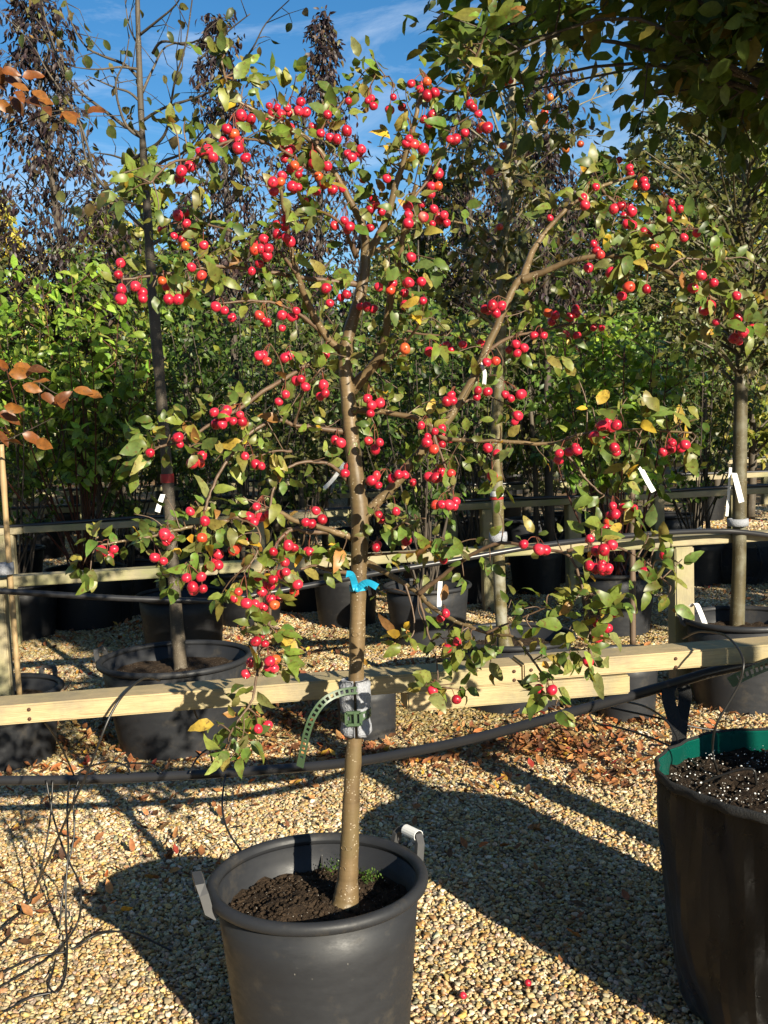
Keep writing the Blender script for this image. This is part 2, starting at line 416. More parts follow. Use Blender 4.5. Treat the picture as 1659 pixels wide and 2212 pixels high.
# ------------------------------------------------------------------ ground, gravel, fallen leaves
gb = bmesh.new(); bmesh.ops.create_grid(gb, x_segments=40, y_segments=40, size=150)
gm = bpy.data.meshes.new('ground'); gb.to_mesh(gm); gb.free(); gm.materials.append(M['ground'])
tag(link('ground', gm, None, (0, 60, 0)), kind='structure')

def gravel_points():
    out = []
    for (y0, y1, sp, s0, s1, z) in ((2.0, 4.9, .0102, .0042, .0076, .003), (2.0, 4.9, .036, .0068, .0102, .008), (4.9, 9.5, .0175, .0075, .0115, .004), (9.5, 15, .038, .016, .024, .003)):
        ys = np.arange(y0, y1, sp)
        for y in ys:
            hw = .375 * y + .45
            xs = np.arange(-hw, hw, sp)
            p = np.stack([xs + rng.uniform(-.5, .5, len(xs)) * sp, np.full(len(xs), y) + rng.uniform(-.5, .5, len(xs)) * sp,
                          z + rng.uniform(-.002, .003, len(xs))], 1)
            s = rng.uniform(s0, s1, len(xs)); out.append(np.hstack([p, s[:, None]]))
    return np.concatenate(out)
gp = gravel_points(); n = len(gp)
me = bpy.data.meshes.new('gravel'); me.vertices.add(n); me.vertices.foreach_set('co', gp[:, :3].ravel().astype(np.float32))
def attr(name, ty, data, key):
    a = me.attributes.new(name, ty, 'POINT'); a.data.foreach_set(key, np.asarray(data).ravel())
asp = np.stack([rng.uniform(.85, 1.35, n), rng.uniform(.7, 1.0, n), rng.uniform(.45, .75, n)], 1) * gp[:, 3:4]
attr('scl', 'FLOAT_VECTOR', asp.astype(np.float32), 'vector')
attr('rot', 'FLOAT_VECTOR', np.stack([rng.normal(0, .35, n), rng.normal(0, .35, n), rng.uniform(0, 6.28, n)], 1).astype(np.float32), 'vector')
attr('idx', 'INT', rng.integers(0, 4, n).astype(np.int32), 'value')
PEB = [((.56, .45, .26), 5), ((.64, .56, .40), 5), ((.49, .36, .18), 3.2), ((.42, .38, .31), 3.2), ((.30, .26, .20), 2.4), ((.31, .19, .09), 1.6), ((.72, .68, .58), 2.5), ((.15, .12, .09), .9), ((.57, .39, .14), .8)]
def patches(x, y):                                  # silt and damp: broad uneven stains over the stones
    return (np.sin(x * 2.1 + 1.3 * np.sin(y * 1.7)) + np.sin(y * 2.9 + 1.1 * np.sin(x * 2.3 + 2)) + .7 * np.sin(x * 5.3 + y * 4.1) + .6 * np.sin(7.7 * y - 6.1 * x + 1)) / 3.3
st_ = np.clip(.5 + .5 * patches(gp[:, 0], gp[:, 1]), 0, 1)[:, None]
pc = pick_cols(PEB, n, .17)
mo_ = np.clip((gp[:, 1] - 4.1) / .6, 0, 1) * np.clip((8.5 - gp[:, 1]) / 2, 0, 1) * np.clip(patches(gp[:, 0] * 1.3 + 4, gp[:, 1] * 1.2 + 1) * 2.2 + .35, 0, 1) * rng.uniform(.3, 1, n)
pc = pc * (1 - .30 * st_ * np.array([.8, 1.0, 1.25]))
pc = pc * (1 - .75 * mo_[:, None]) + np.array([.15, .125, .028]) * .75 * mo_[:, None]      # green film on the stones between the rows
pc = np.hstack([pc * np.array([1.05, 1.0, .9]), np.ones((n, 1))])
attr('pcol', 'FLOAT_COLOR', pc.astype(np.float32), 'color')
me.update()
gravel = tag(link('gravel', me), 'loose tan and grey pea gravel covering the ground', 'gravel', kind='stuff')
ng = bpy.data.node_groups.new('pebbles', 'GeometryNodeTree')
ng.interface.new_socket('Geometry', in_out='INPUT', socket_type='NodeSocketGeometry')
ng.interface.new_socket('Geometry', in_out='OUTPUT', socket_type='NodeSocketGeometry')
gi, go = ng.nodes.new('NodeGroupInput'), ng.nodes.new('NodeGroupOutput')
L = ng.links.new
m2p = ng.nodes.new('GeometryNodeMeshToPoints'); L(gi.outputs[0], m2p.inputs[0])
iop = ng.nodes.new('GeometryNodeInstanceOnPoints'); L(m2p.outputs[0], iop.inputs['Points'])
join = ng.nodes.new('GeometryNodeJoinGeometry')
for k in range(4):
    ico = ng.nodes.new('GeometryNodeMeshIcoSphere'); ico.inputs['Radius'].default_value = 1; ico.inputs['Subdivisions'].default_value = 2
    sp_ = ng.nodes.new('GeometryNodeSetPosition'); L(ico.outputs[0], sp_.inputs[0])
    ps = ng.nodes.new('GeometryNodeInputPosition')
    ad = ng.nodes.new('ShaderNodeVectorMath'); ad.operation = 'ADD'; ad.inputs[1].default_value = (k * 7.3, k * 3.1, k * 1.7); L(ps.outputs[0], ad.inputs[0])
    nn = ng.nodes.new('ShaderNodeTexNoise'); nn.inputs['Scale'].default_value = .9; nn.inputs['Detail'].default_value = 1; L(ad.outputs[0], nn.inputs['Vector'])
    sb = ng.nodes.new('ShaderNodeVectorMath'); sb.operation = 'SUBTRACT'; sb.inputs[1].default_value = (.5, .5, .5); L(nn.outputs['Color'], sb.inputs[0])
    ml = ng.nodes.new('ShaderNodeVectorMath'); ml.operation = 'SCALE'; ml.inputs['Scale'].default_value = 1.7; L(sb.outputs[0], ml.inputs[0])
    L(ml.outputs[0], sp_.inputs['Offset'])
    ss = ng.nodes.new('GeometryNodeSetShadeSmooth'); L(sp_.outputs[0], ss.inputs[0])
    sm = ng.nodes.new('GeometryNodeSetMaterial'); sm.inputs['Material'].default_value = M['pebble']; L(ss.outputs[0], sm.inputs[0])
    g2i = ng.nodes.new('GeometryNodeGeometryToInstance'); L(sm.outputs[0], g2i.inputs[0]); L(g2i.outputs[0], join.inputs[0])
L(join.outputs[0], iop.inputs['Instance']); iop.inputs['Pick Instance'].default_value = True
def named(name, ty):
    x = ng.nodes.new('GeometryNodeInputNamedAttribute'); x.data_type = ty; x.inputs['Name'].default_value = name; return x.outputs['Attribute']
L(named('idx', 'INT'), iop.inputs['Instance Index'])
e2r = ng.nodes.new('FunctionNodeEulerToRotation'); L(named('rot', 'FLOAT_VECTOR'), e2r.inputs[0]); L(e2r.outputs[0], iop.inputs['Rotation'])
L(named('scl', 'FLOAT_VECTOR'), iop.inputs['Scale']); L(iop.outputs[0], go.inputs[0])
md = gravel.modifiers.new('pebbles', 'NODES'); md.node_group = ng

def litter():
    spots = [(1230, 1620, 190, 45, 300), (1330, 1680, 120, 40, 130), (1150, 1610, 120, 30, 110), (600, 1390, 130, 40, 220), (640, 1560, 110, 35, 160), (350, 1370, 150, 22, 130), (250, 1560, 120, 35, 60),
             (1000, 1700, 200, 60, 60), (640, 1690, 120, 40, 40), (430, 1870, 120, 60, 34), (180, 1900, 150, 100, 26), (300, 1740, 280, 60, 40), (1050, 1800, 260, 90, 26), (700, 1620, 300, 40, 70), (1250, 1950, 240, 110, 12), (200, 1330, 200, 30, 260), (150, 1620, 160, 30, 80), (500, 1640, 200, 30, 90), (900, 1640, 200, 30, 110), (120, 1800, 160, 80, 30), (80, 2050, 120, 100, 16), (1100, 1290, 300, 30, 160), (1000, 1450, 240, 40, 120), (1300, 1560, 140, 30, 120)]
    ps = []
    for (x, y, sx, sy, k) in spots:
        for _ in range(k):
            q = G(x + random.gauss(0, sx * .55), min(2330, y + random.gauss(0, sy * .55)))
            ps.append((q[0], q[1], random.uniform(.012, .022)))
    for _ in range(4200):
        y = 4.3 + 8.7 * random.random() ** 1.4; ps.append((random.uniform(-.42 * y, .42 * y), y, .014))
    ps = np.array(ps); k = len(ps)
    az = rng.uniform(0, 6.28, k); d = np.stack([np.cos(az), np.sin(az), rng.normal(.05, .2, k)], 1)
    nh = np.stack([rng.normal(0, .45, k), rng.normal(0, .45, k), np.ones(k)], 1)
    pal = [((.26, .10, .035), 5), ((.17, .065, .025), 4), ((.36, .17, .06), 3), ((.10, .045, .02), 3), ((.42, .13, .03), 1), ((.5, .28, .04), .8), ((.24, .03, .02), .5)]
    t = leaf_template(3, .5, -.5, .05)
    m_ = leaves_mesh('leaf_litter', ps, d, nh, rng.uniform(.022, .050, k), pick_cols(pal, k, .2), M['litter'], t)
    tag(link('leaf_litter', m_), 'brown and orange fallen leaves strewn over the gravel', 'leaf litter', kind='stuff')
litter()

# ------------------------------------------------------------------ timber rails
def board(name, a, b, w_, h, m_, parent, roll=0.0, bev=.004, rz=None):
    """a board from a to b (centre line), w_ deep and h high; its local X runs along it so that the grain does"""
    a, b = Vector(a), Vector(b); ln = (b - a).length
    bm = bmesh.new(); bmesh.ops.create_cube(bm, size=1)
    bmesh.ops.scale(bm, vec=(ln, w_, h), verts=bm.verts)
    bmesh.ops.bevel(bm, geom=bm.edges[:], offset=bev, segments=2, affect='EDGES')
    me = bpy.data.meshes.new(name); bm.to_mesh(me); bm.free(); me.materials.append(m_)
    o = bpy.data.objects.new(name, me); COL.objects.link(o)
    x = (b - a).normalized(); up = Vector((0, 0, 1)) if abs(x.z) < .9 else Vector((math.sin(-R(9)), math.cos(R(9)), 0))
    y = up.cross(x).normalized(); z = x.cross(y)
    mw = Matrix(((x.x, y.x, z.x, 0), (x.y, y.y, z.y, 0), (x.z, y.z, z.z, 0), (0, 0, 0, 1)))
    mid = (a + b) / 2
    o.parent = parent; o.location = mid - parent.location; o.rotation_euler = mw.to_euler(); return o

def rail(pa, pb, ztop, cuts, m_, label, posts=(), splice=None, w_=.10, h=.045, screws=(), group='timber staking rails'):
    A, B = np.array(pa, float), np.array(pb, float)
    A[2] = B[2] = ztop - h / 2
    t = thing('timber_rail', label, 'rail', tuple((A + B) / 2 * np.array([1, 1, 0])), group)
    cs = [0] + list(cuts) + [1]
    for k, (s, e) in enumerate(zip(cs, cs[1:])):
        p, q = A + (B - A) * s, A + (B - A) * e
        u = (B - A) / np.linalg.norm(B - A)
        dz = .004 * (k % 2)
        board('board', p + u * .002 + (0, 0, dz), q - u * .002 + (0, 0, dz), w_, h, m_, t)
    for (f, off) in posts:
        p = A + (B - A) * f; nrm = np.array([-(B - A)[1], (B - A)[0], 0]); nrm /= np.linalg.norm(nrm)
        p = p + nrm * off
        board('post', (p[0], p[1], -.05), (p[0], p[1], ztop - h - .003), .10, .10, m_, t, bev=.006)
    if screws:
        u = (B - A) / np.linalg.norm(B - A); nv = np.array([u[1], -u[0], 0])
        for f in screws:
            for dz in (.010, -.012):
                p = A + (B - A) * f + nv * (w_ / 2 + .0008) + np.array([0, 0, dz])
                MB().tube([p, p + nv * .0016], .0045, 8).build('screw', M['calyx'], t)
    if splice:
        s, e = splice; p, q = A + (B - A) * s, A + (B - A) * e
        board('splice_board', p - (0, 0, h + .003), q - (0, 0, h + .003), w_ * .95, .048, m_, t)
    return t, A, B

Z1 = .825
def on_rail(px, py, z): return G(px, py, z)
a, b = G(-260, 1546, Z1), G(2050, 1366, Z1)
nr = np.array([-(b - a)[1], (b - a)[0], 0]); nr /= np.linalg.norm(nr)
a1, b1 = a + nr * .05, b + nr * .05
def frac(A, B, px, py, z):
    q = G(px, py, z); u = B - A; return float(np.dot(q - A, u) / np.dot(u, u))
fs = lambda px, py: frac(a, b, px, py, Z1)
RAIL1 = rail(a1, b1, Z1, (fs(1138, 1445),), M['wood'], 'pale pine rail strapped to the grey foam around the crab apple trunk',
             posts=((fs(-200, 1540), .0), (fs(1900, 1380), .0)), splice=(fs(885, 1465), fs(1362, 1420)), screws=(fs(1120, 1447), fs(1156, 1443), fs(60, 1524), fs(1455, 1410)))
Z2 = .80
a, b = G(-300, 1262, Z2), G(2000, 1128, Z2)
f2 = lambda px, py: frac(a, b, px, py, Z2)
RAIL2 = rail(a, b, Z2, (f2(470, 1216), f2(1225, 1173), f2(1437, 1160)), M['wood_old'], 'greenish weathered rail with square posts behind the front rail',
             posts=((f2(-14, 1245), .0), (f2(1457, 1156), .0)))
far_rails = [(7.6, 1.0, 'third weathered rail back, above the shaded pots'), (9.3, .9, 'fourth rail back in the shaded rows of pots'), (11.6, 1.1, 'fifth rail back among the far pots'),
             (14.2, .9, 'sixth rail back, a thin pale line under the trees'), (17.0, 1, 'seventh rail back, a thin pale line near the horizon'), (20.5, 1, 'eighth and most distant rail back')]
for i, (d, s, lab) in enumerate(far_rails):
    hw = .42 * d + 1.0; ta = math.tan(R(10.5))
    A = np.array([-hw, d - hw * ta, 0]); B = np.array([hw, d + hw * ta, 0])
    ps = [(k / 6 + .03 * ((i * 3 + k) % 4), 0) for k in range(1, 6)] if i < 4 else []
    rail(A, B, .80, (.21 + .04 * i, .47, .70 + .03 * i), M['wood_old'], lab, ps)
def row_y(d, x): return d + x * math.tan(R(10.5))

# ------------------------------------------------------------------ pots
def soil_disc(t, c, r, z, m_, bumpy=.012, mound=None, seg=40, rings=12, name='soil'):
    V = [(c[0], c[1], z + random.uniform(-bumpy, bumpy))]; F = []
    off = random.uniform(0, 9)
    for i in range(1, rings + 1):
        rr = r * i / rings
        for j in range(seg):
            a = 2 * math.pi * j / seg; x, y = c[0] + rr * math.cos(a), c[1] + rr * math.sin(a)
            h = bumpy * (math.sin(x * 61 + off) * math.cos(y * 57 + off) + random.uniform(-.8, .8))
            if mound:
                for (mx_, my_, mr, mh) in mound: h += mh * math.exp(-((x - mx_) ** 2 + (y - my_) ** 2) / mr ** 2)
            V.append((x, y, z + h))
    for j in range(seg): F.append((0, 1 + j, 1 + (j + 1) % seg))
    for i in range(rings - 1):
        for j in range(seg):
            q = (j + 1) % seg; F.append((1 + i*seg + j, 1 + (i+1)*seg + j, 1 + (i+1)*seg + q, 1 + i*seg + q))
    return MB().add(V, F, smooth=True).build(name, m_, t)

def crumbs(t, c, r, zf, n_, m_, s0, s1, name='soil_crumbs'):
    bm = bmesh.new(); bmesh.ops.create_icosphere(bm, subdivisions=1, radius=1); V0 = np.array([v.co for v in bm.verts]); T0 = np.array([[v.index for v in f.verts] for f in bm.faces]); bm.free()
    V, T = [], []
    for k in range(n_):
        a, q = random.uniform(0, 6.28), r * math.sqrt(random.random())
        x, y = c[0] + q * math.cos(a), c[1] + q * math.sin(a); s = random.uniform(s0, s1) ** 1.0
        V.append(V0 * s * rng.uniform(.6, 1.2, (len(V0), 1)) * np.array([1, 1, .8]) + (x, y, zf(x, y))); T.append(T0 + k * len(V0))
    V = np.concatenate(V); o = link(name, fast_mesh(name, V, np.concatenate(T), np.ones((len(V), 3)), m_), t)
    o['kind'] = 'stuff'; return o

def handle(t, c, ang, R_, z, m_, s=1.0, rim=None):
    er = np.array([math.cos(ang), math.sin(ang), 0]); et = np.array([-math.sin(ang), math.cos(ang), 0]); ez = np.array([0, 0, 1.0])
    pts = [(-.050, -.012, -.026), (-.048, .006, -.014), (-.044, .014, .022), (-.034, .020, .036), (.034, .020, .036), (.044, .014, .022), (.048, .006, -.014), (.050, -.012, -.026)]
    q = [np.array(c) + er * (R_ + b_ * s) + et * a_ * s + ez * (z + c_ * s) for a_, b_, c_ in pts]
    mb = MB(); wd = [er] * len(q)
    mb.ribbon(q, er, .020 * s, .013 * s)
    o = mb.build('handle', m_, t)
    if rim is not None: o.parent = rim; o.location = (0, 0, 0)
    return o

def pot(c, rt, rb, h, label, m_=None, handles=None, soil=True, depth=.07, group=None, seg=48, soilm=None, mound=None, bumpy=.008, name='plant_pot', cat='pot', detail=True, hs_=1.0):
    m_ = m_ or M['pot']
    t = thing(name, label, cat, (c[0], c[1], 0), group)
    c0 = (c[0], c[1], c[2] if len(c) > 2 else 0.0)
    th = .006; lip = .014
    zs = np.linspace(.012, h - lip, 5)
    prof = [(0.0, .012), (rb * .9, .012), (rb, .0)] + [(rb + (rt - rb) * (z / h), z) for z in zs]
    MB().lathe(prof + [(rt - th, h - lip), (rt - th - (rt - rb) * (depth + .04) / h, h - depth - .05)], seg, 0, c0).build('body', m_, t)
    k = 9; rimp = [(rt + .007 + .014 * math.cos(a), h - lip + .010 + .014 * math.sin(a)) for a in np.linspace(-math.pi, math.pi, 13)]
    rim = MB().lathe(rimp, seg, 0, c0).build('rim', m_, t)
    for an in (handles or ()): handle(t, c0, an, rt + .016, h, M['handle'] if detail else m_, hs_, rim)
    if soil: soil_disc(t, c0, rt - .012, c0[2] + h - depth, soilm or M['soil'], bumpy, mound, 40 if detail else 20, 12 if detail else 4)
    return t

pc0 = G(686, 1896, .42)
tb = G(748, 1958, .352)                           # foot of the crab apple
mounds = [(pc0[0] - .06, pc0[1] - .04, .09, .03), (tb[0], tb[1], .05, .008), (pc0[0] + .05, pc0[1] + .08, .06, .015)]
MAINPOT = pot((pc0[0], pc0[1], 0), .229, .190, .42, 'large dark grey pot with two handles holding the crab apple tree', handles=(R(196), R(36)), soil=False, seg=96)
soil_disc(MAINPOT, pc0 * (1, 1, 0), .218, .345, M['soil'], .006, mounds, 72, 26)
def zsoil(x, y): return .347 + sum(mh * math.exp(-((x - mx_) ** 2 + (y - my_) ** 2) / mr ** 2) for mx_, my_, mr, mh in mounds)
crumbs(MAINPOT, pc0, .205, zsoil, 1500, M['soil'], .002, .007)
# white label wrapped round the right handle, with a thin lead stuck in the soil
def moss_tuft(c, n_, rad, t, name='moss'):
    k = n_; p = np.stack([c[0] + rng.normal(0, rad, k), c[1] + rng.normal(0, rad, k), c[2] + rng.uniform(0, .02, k)], 1)
    d = np.stack([rng.normal(0, .5, k), rng.normal(0, .5, k), np.ones(k)], 1)
    o = link(name, leaves_mesh(name, p, d, rng.normal(0, 1, (k, 3)), rng.uniform(.004, .009, k), pick_cols([((.08, .14, .025), 2), ((.04, .08, .018), 1)], k), M['leaf'], LT['far']), t)
    o['kind'] = 'stuff'
q = G(795, 1890, .37); moss_tuft(q - np.array([0, 0, .012]), 190, .014, MAINPOT); q = G(725, 1880, .36); moss_tuft(q, 120, .02, MAINPOT)
for q in ((720, 1862), (735, 1895)): pass
hq = np.array([pc0[0] + .262 * math.cos(R(36)), pc0[1] + .262 * math.sin(R(36)), .458])
er = np.array([math.cos(R(36)), math.sin(R(36)), 0]); et = np.array([-er[1], er[0], 0])
mb = MB(); arc = [hq - et * .012 + np.array([0, 0, 1]) * (.013 * math.cos(a)) + er * .013 * math.sin(a) for a in np.linspace(-2.2, 2.4, 12)]
mb.ribbon(arc, et, .05, .0012); tag(mb.build('plant_label', M['white']), 'white label wrapped round the back handle of the large grey pot', 'label')

# the planting bag at the lower right
bc = G(1722, 1662, .60); BR = .313
BAG = thing('planting_bag', 'big black woven planting bag with green lining and perlite soil', 'planting bag', (bc[0], bc[1], 0))
wob = lambda a, z: .007 * math.sin(5 * a + z * 9) + .006 * math.sin(9 * a - z * 16) * (1 - z) + .003 * math.sin(23 * a + 11 * z)
MB().lathe([(0, .004)] + [(float(np.interp(z_, (0, .05, .16, .30, .45, .585, .60), (.235, .262, .292, .306, .312, .312, .310))), float(z_)) for z_ in np.linspace(0, .60, 25)], 96, 0, (bc[0], bc[1], 0), wob).build('outer_skin', M['bag'], BAG)
MB().lathe([(.3095, .601), (.304, .596), (.302, .56), (.300, .45)], 96, 0, (bc[0], bc[1], 0), wob).build('lining', M['bag_green'], BAG)
MB().lathe([(.313, .582), (.317, .588), (.317, .600), (.311, .605), (.306, .600)], 96, 0, (bc[0], bc[1], 0), wob).build('hem', M['webbing'], BAG)
soil_disc(BAG, (bc[0], bc[1], 0), .30, .552, M['soil_perlite'], .010, [(bc[0] + .05, bc[1], .15, .02)], 64, 20)
crumbs(BAG, bc, .285, lambda x, y: .557, 1300, M['soil_perlite'], .002, .007)
crumbs(BAG, bc, .285, lambda x, y: .566, 260, M['white'], .001, .0032, 'perlite')

# pots in the rows behind (rim point in the photo, height, radius)
def pot_at(px, py, h, wid_px, label, rb=.86, zoff=0, **k):
    c = G(px, py, h); d = c[1]; r = wpx(wid_px, d) / 2
    return pot((c[0], c[1], 0), r, r * rb, h, label, **k), c
POTS = {}
POTS['left_edge'] = pot_at(-5, 1490, .31, 262, 'dark pot under the front rail at the left edge, with a bamboo cane', handles=(R(60),))
POTS['birch'] = pot_at(378, 1420, .40, 318, 'wide dark pot holding the nearly bare tree behind the rail', rb=.80, handles=(R(170), R(18)))
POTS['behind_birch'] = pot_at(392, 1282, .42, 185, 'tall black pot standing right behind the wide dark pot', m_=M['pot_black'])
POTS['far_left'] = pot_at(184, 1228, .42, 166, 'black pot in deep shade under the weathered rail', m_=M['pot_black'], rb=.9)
POTS['behind_trunk'] = pot_at(790, 1470, .25, 134, 'small low pot half hidden behind the crab apple trunk', rb=.92)
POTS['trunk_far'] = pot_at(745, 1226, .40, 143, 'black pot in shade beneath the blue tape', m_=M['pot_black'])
POTS['shrub_mid'] = pot_at(922, 1264, .36, 182, 'dark pot of a bushy shrub with an upright white label')
POTS['olive'] = pot_at(1108, 1372, .34, 256, 'dark pot of the mottled olive trunk, behind the front rail')
POTS['shrub_right'] = pot_at(1332, 1233, .40, 168, 'tall grey pot beneath the bright green shrub', rb=.8, handles=(R(100),))
POTS['low_right'] = pot_at(1352, 1412, .30, 140, 'low grey pot just behind the post under the front rail')
POTS['right_edge'] = pot_at(1606, 1334, .42, 244, 'large dark pot of the slim trunk at the right edge', handles=(R(170),))
POTS['far_a'] = pot_at(1144, 1122, .42, 110, 'small grey pot beyond the rail beside the olive trunk')
POTS['far_b'] = pot_at(1443, 1112, .42, 104, 'small dark pot above the rail near the timber post')
c = G(1600, 1164, .34)
WRAP = thing('wrapped_rootball', 'root ball wrapped in shiny black plastic beneath the second rail', 'root ball', (c[0], c[1], 0))
MB().lathe([(0, .004), (.30, .0), (.36, .08), (.385, .2), (.36, .31), (.27, .36), (.05, .375)], 48, 0, (c[0], c[1], 0), lambda a, z: .012 * math.sin(7 * a + 25 * z) + .006 * math.sin(17 * a - 30 * z)).build('wrapping', M['wrap'], WRAP)
for k in range(6):
    a = R(205 + k * 22); pts = [(c[0] + (r_ + .008) * math.cos(a + .06 * math.sin(z * 9)), c[1] + (r_ + .008) * math.sin(a + .06 * math.sin(z * 9)), z) for r_, z in ((.31, .01), (.372, .08), (.397, .2), (.372, .31), (.28, .365))]
    MB().tube(pts, .003, 5).build('cord', M['white'] if k == 2 else M['tube'], WRAP)
row_words = ['third rail', 'fourth rail', 'fifth rail', 'sixth rail', 'seventh rail']
ROWTREES = []
ORD = 'first second third fourth fifth sixth seventh eighth ninth tenth eleventh'.split()
for i, (d, sp) in enumerate(((8.25, .82), (10.2, 1.0), (12.6, 1.3), (15.3, 1.5), (18.4, 1.8))):
    hw = .36 * d; x = -hw + .4 * i; k = 0
    while x < hw and k < 11:
        xx = x + random.uniform(-.12, .12); y = row_y(d, xx); r = random.choice((.22, .25, .28))
        pot((xx, y, 0), r, r * .84, random.choice((.34, .38, .42)), ORD[k] + ' small black pot from the left beyond the ' + row_words[i], m_=M['pot_black'], soil=True, seg=20, detail=False, depth=.05, group='pots beyond the ' + row_words[i])
        if i < 3: ROWTREES.append((xx, y, ORD[k], row_words[i], i))
        x += sp; k += 1

# ------------------------------------------------------------------ the crab apple tree
D0 = tb[1]
CRAB = thing('crab_apple_tree', 'crab apple tree laden with red fruit growing in the large grey pot', 'tree', (tb[0], tb[1], .35))
TRUNK = [(744, 1978, 38), (747, 1945, 31), (750, 1915, 25), (754, 1850, 21.5), (760, 1700, 18.5), (767, 1560, 17), (771, 1400, 17), (775, 1240, 18), (778, 1120, 20), (770, 1040, 17.5), (760, 950, 16.5),
         (753, 870, 16), (746, 790, 15), (753, 725, 14), (772, 660, 13), (786, 595, 12), (790, 545, 11)]
DT = D0 + .03
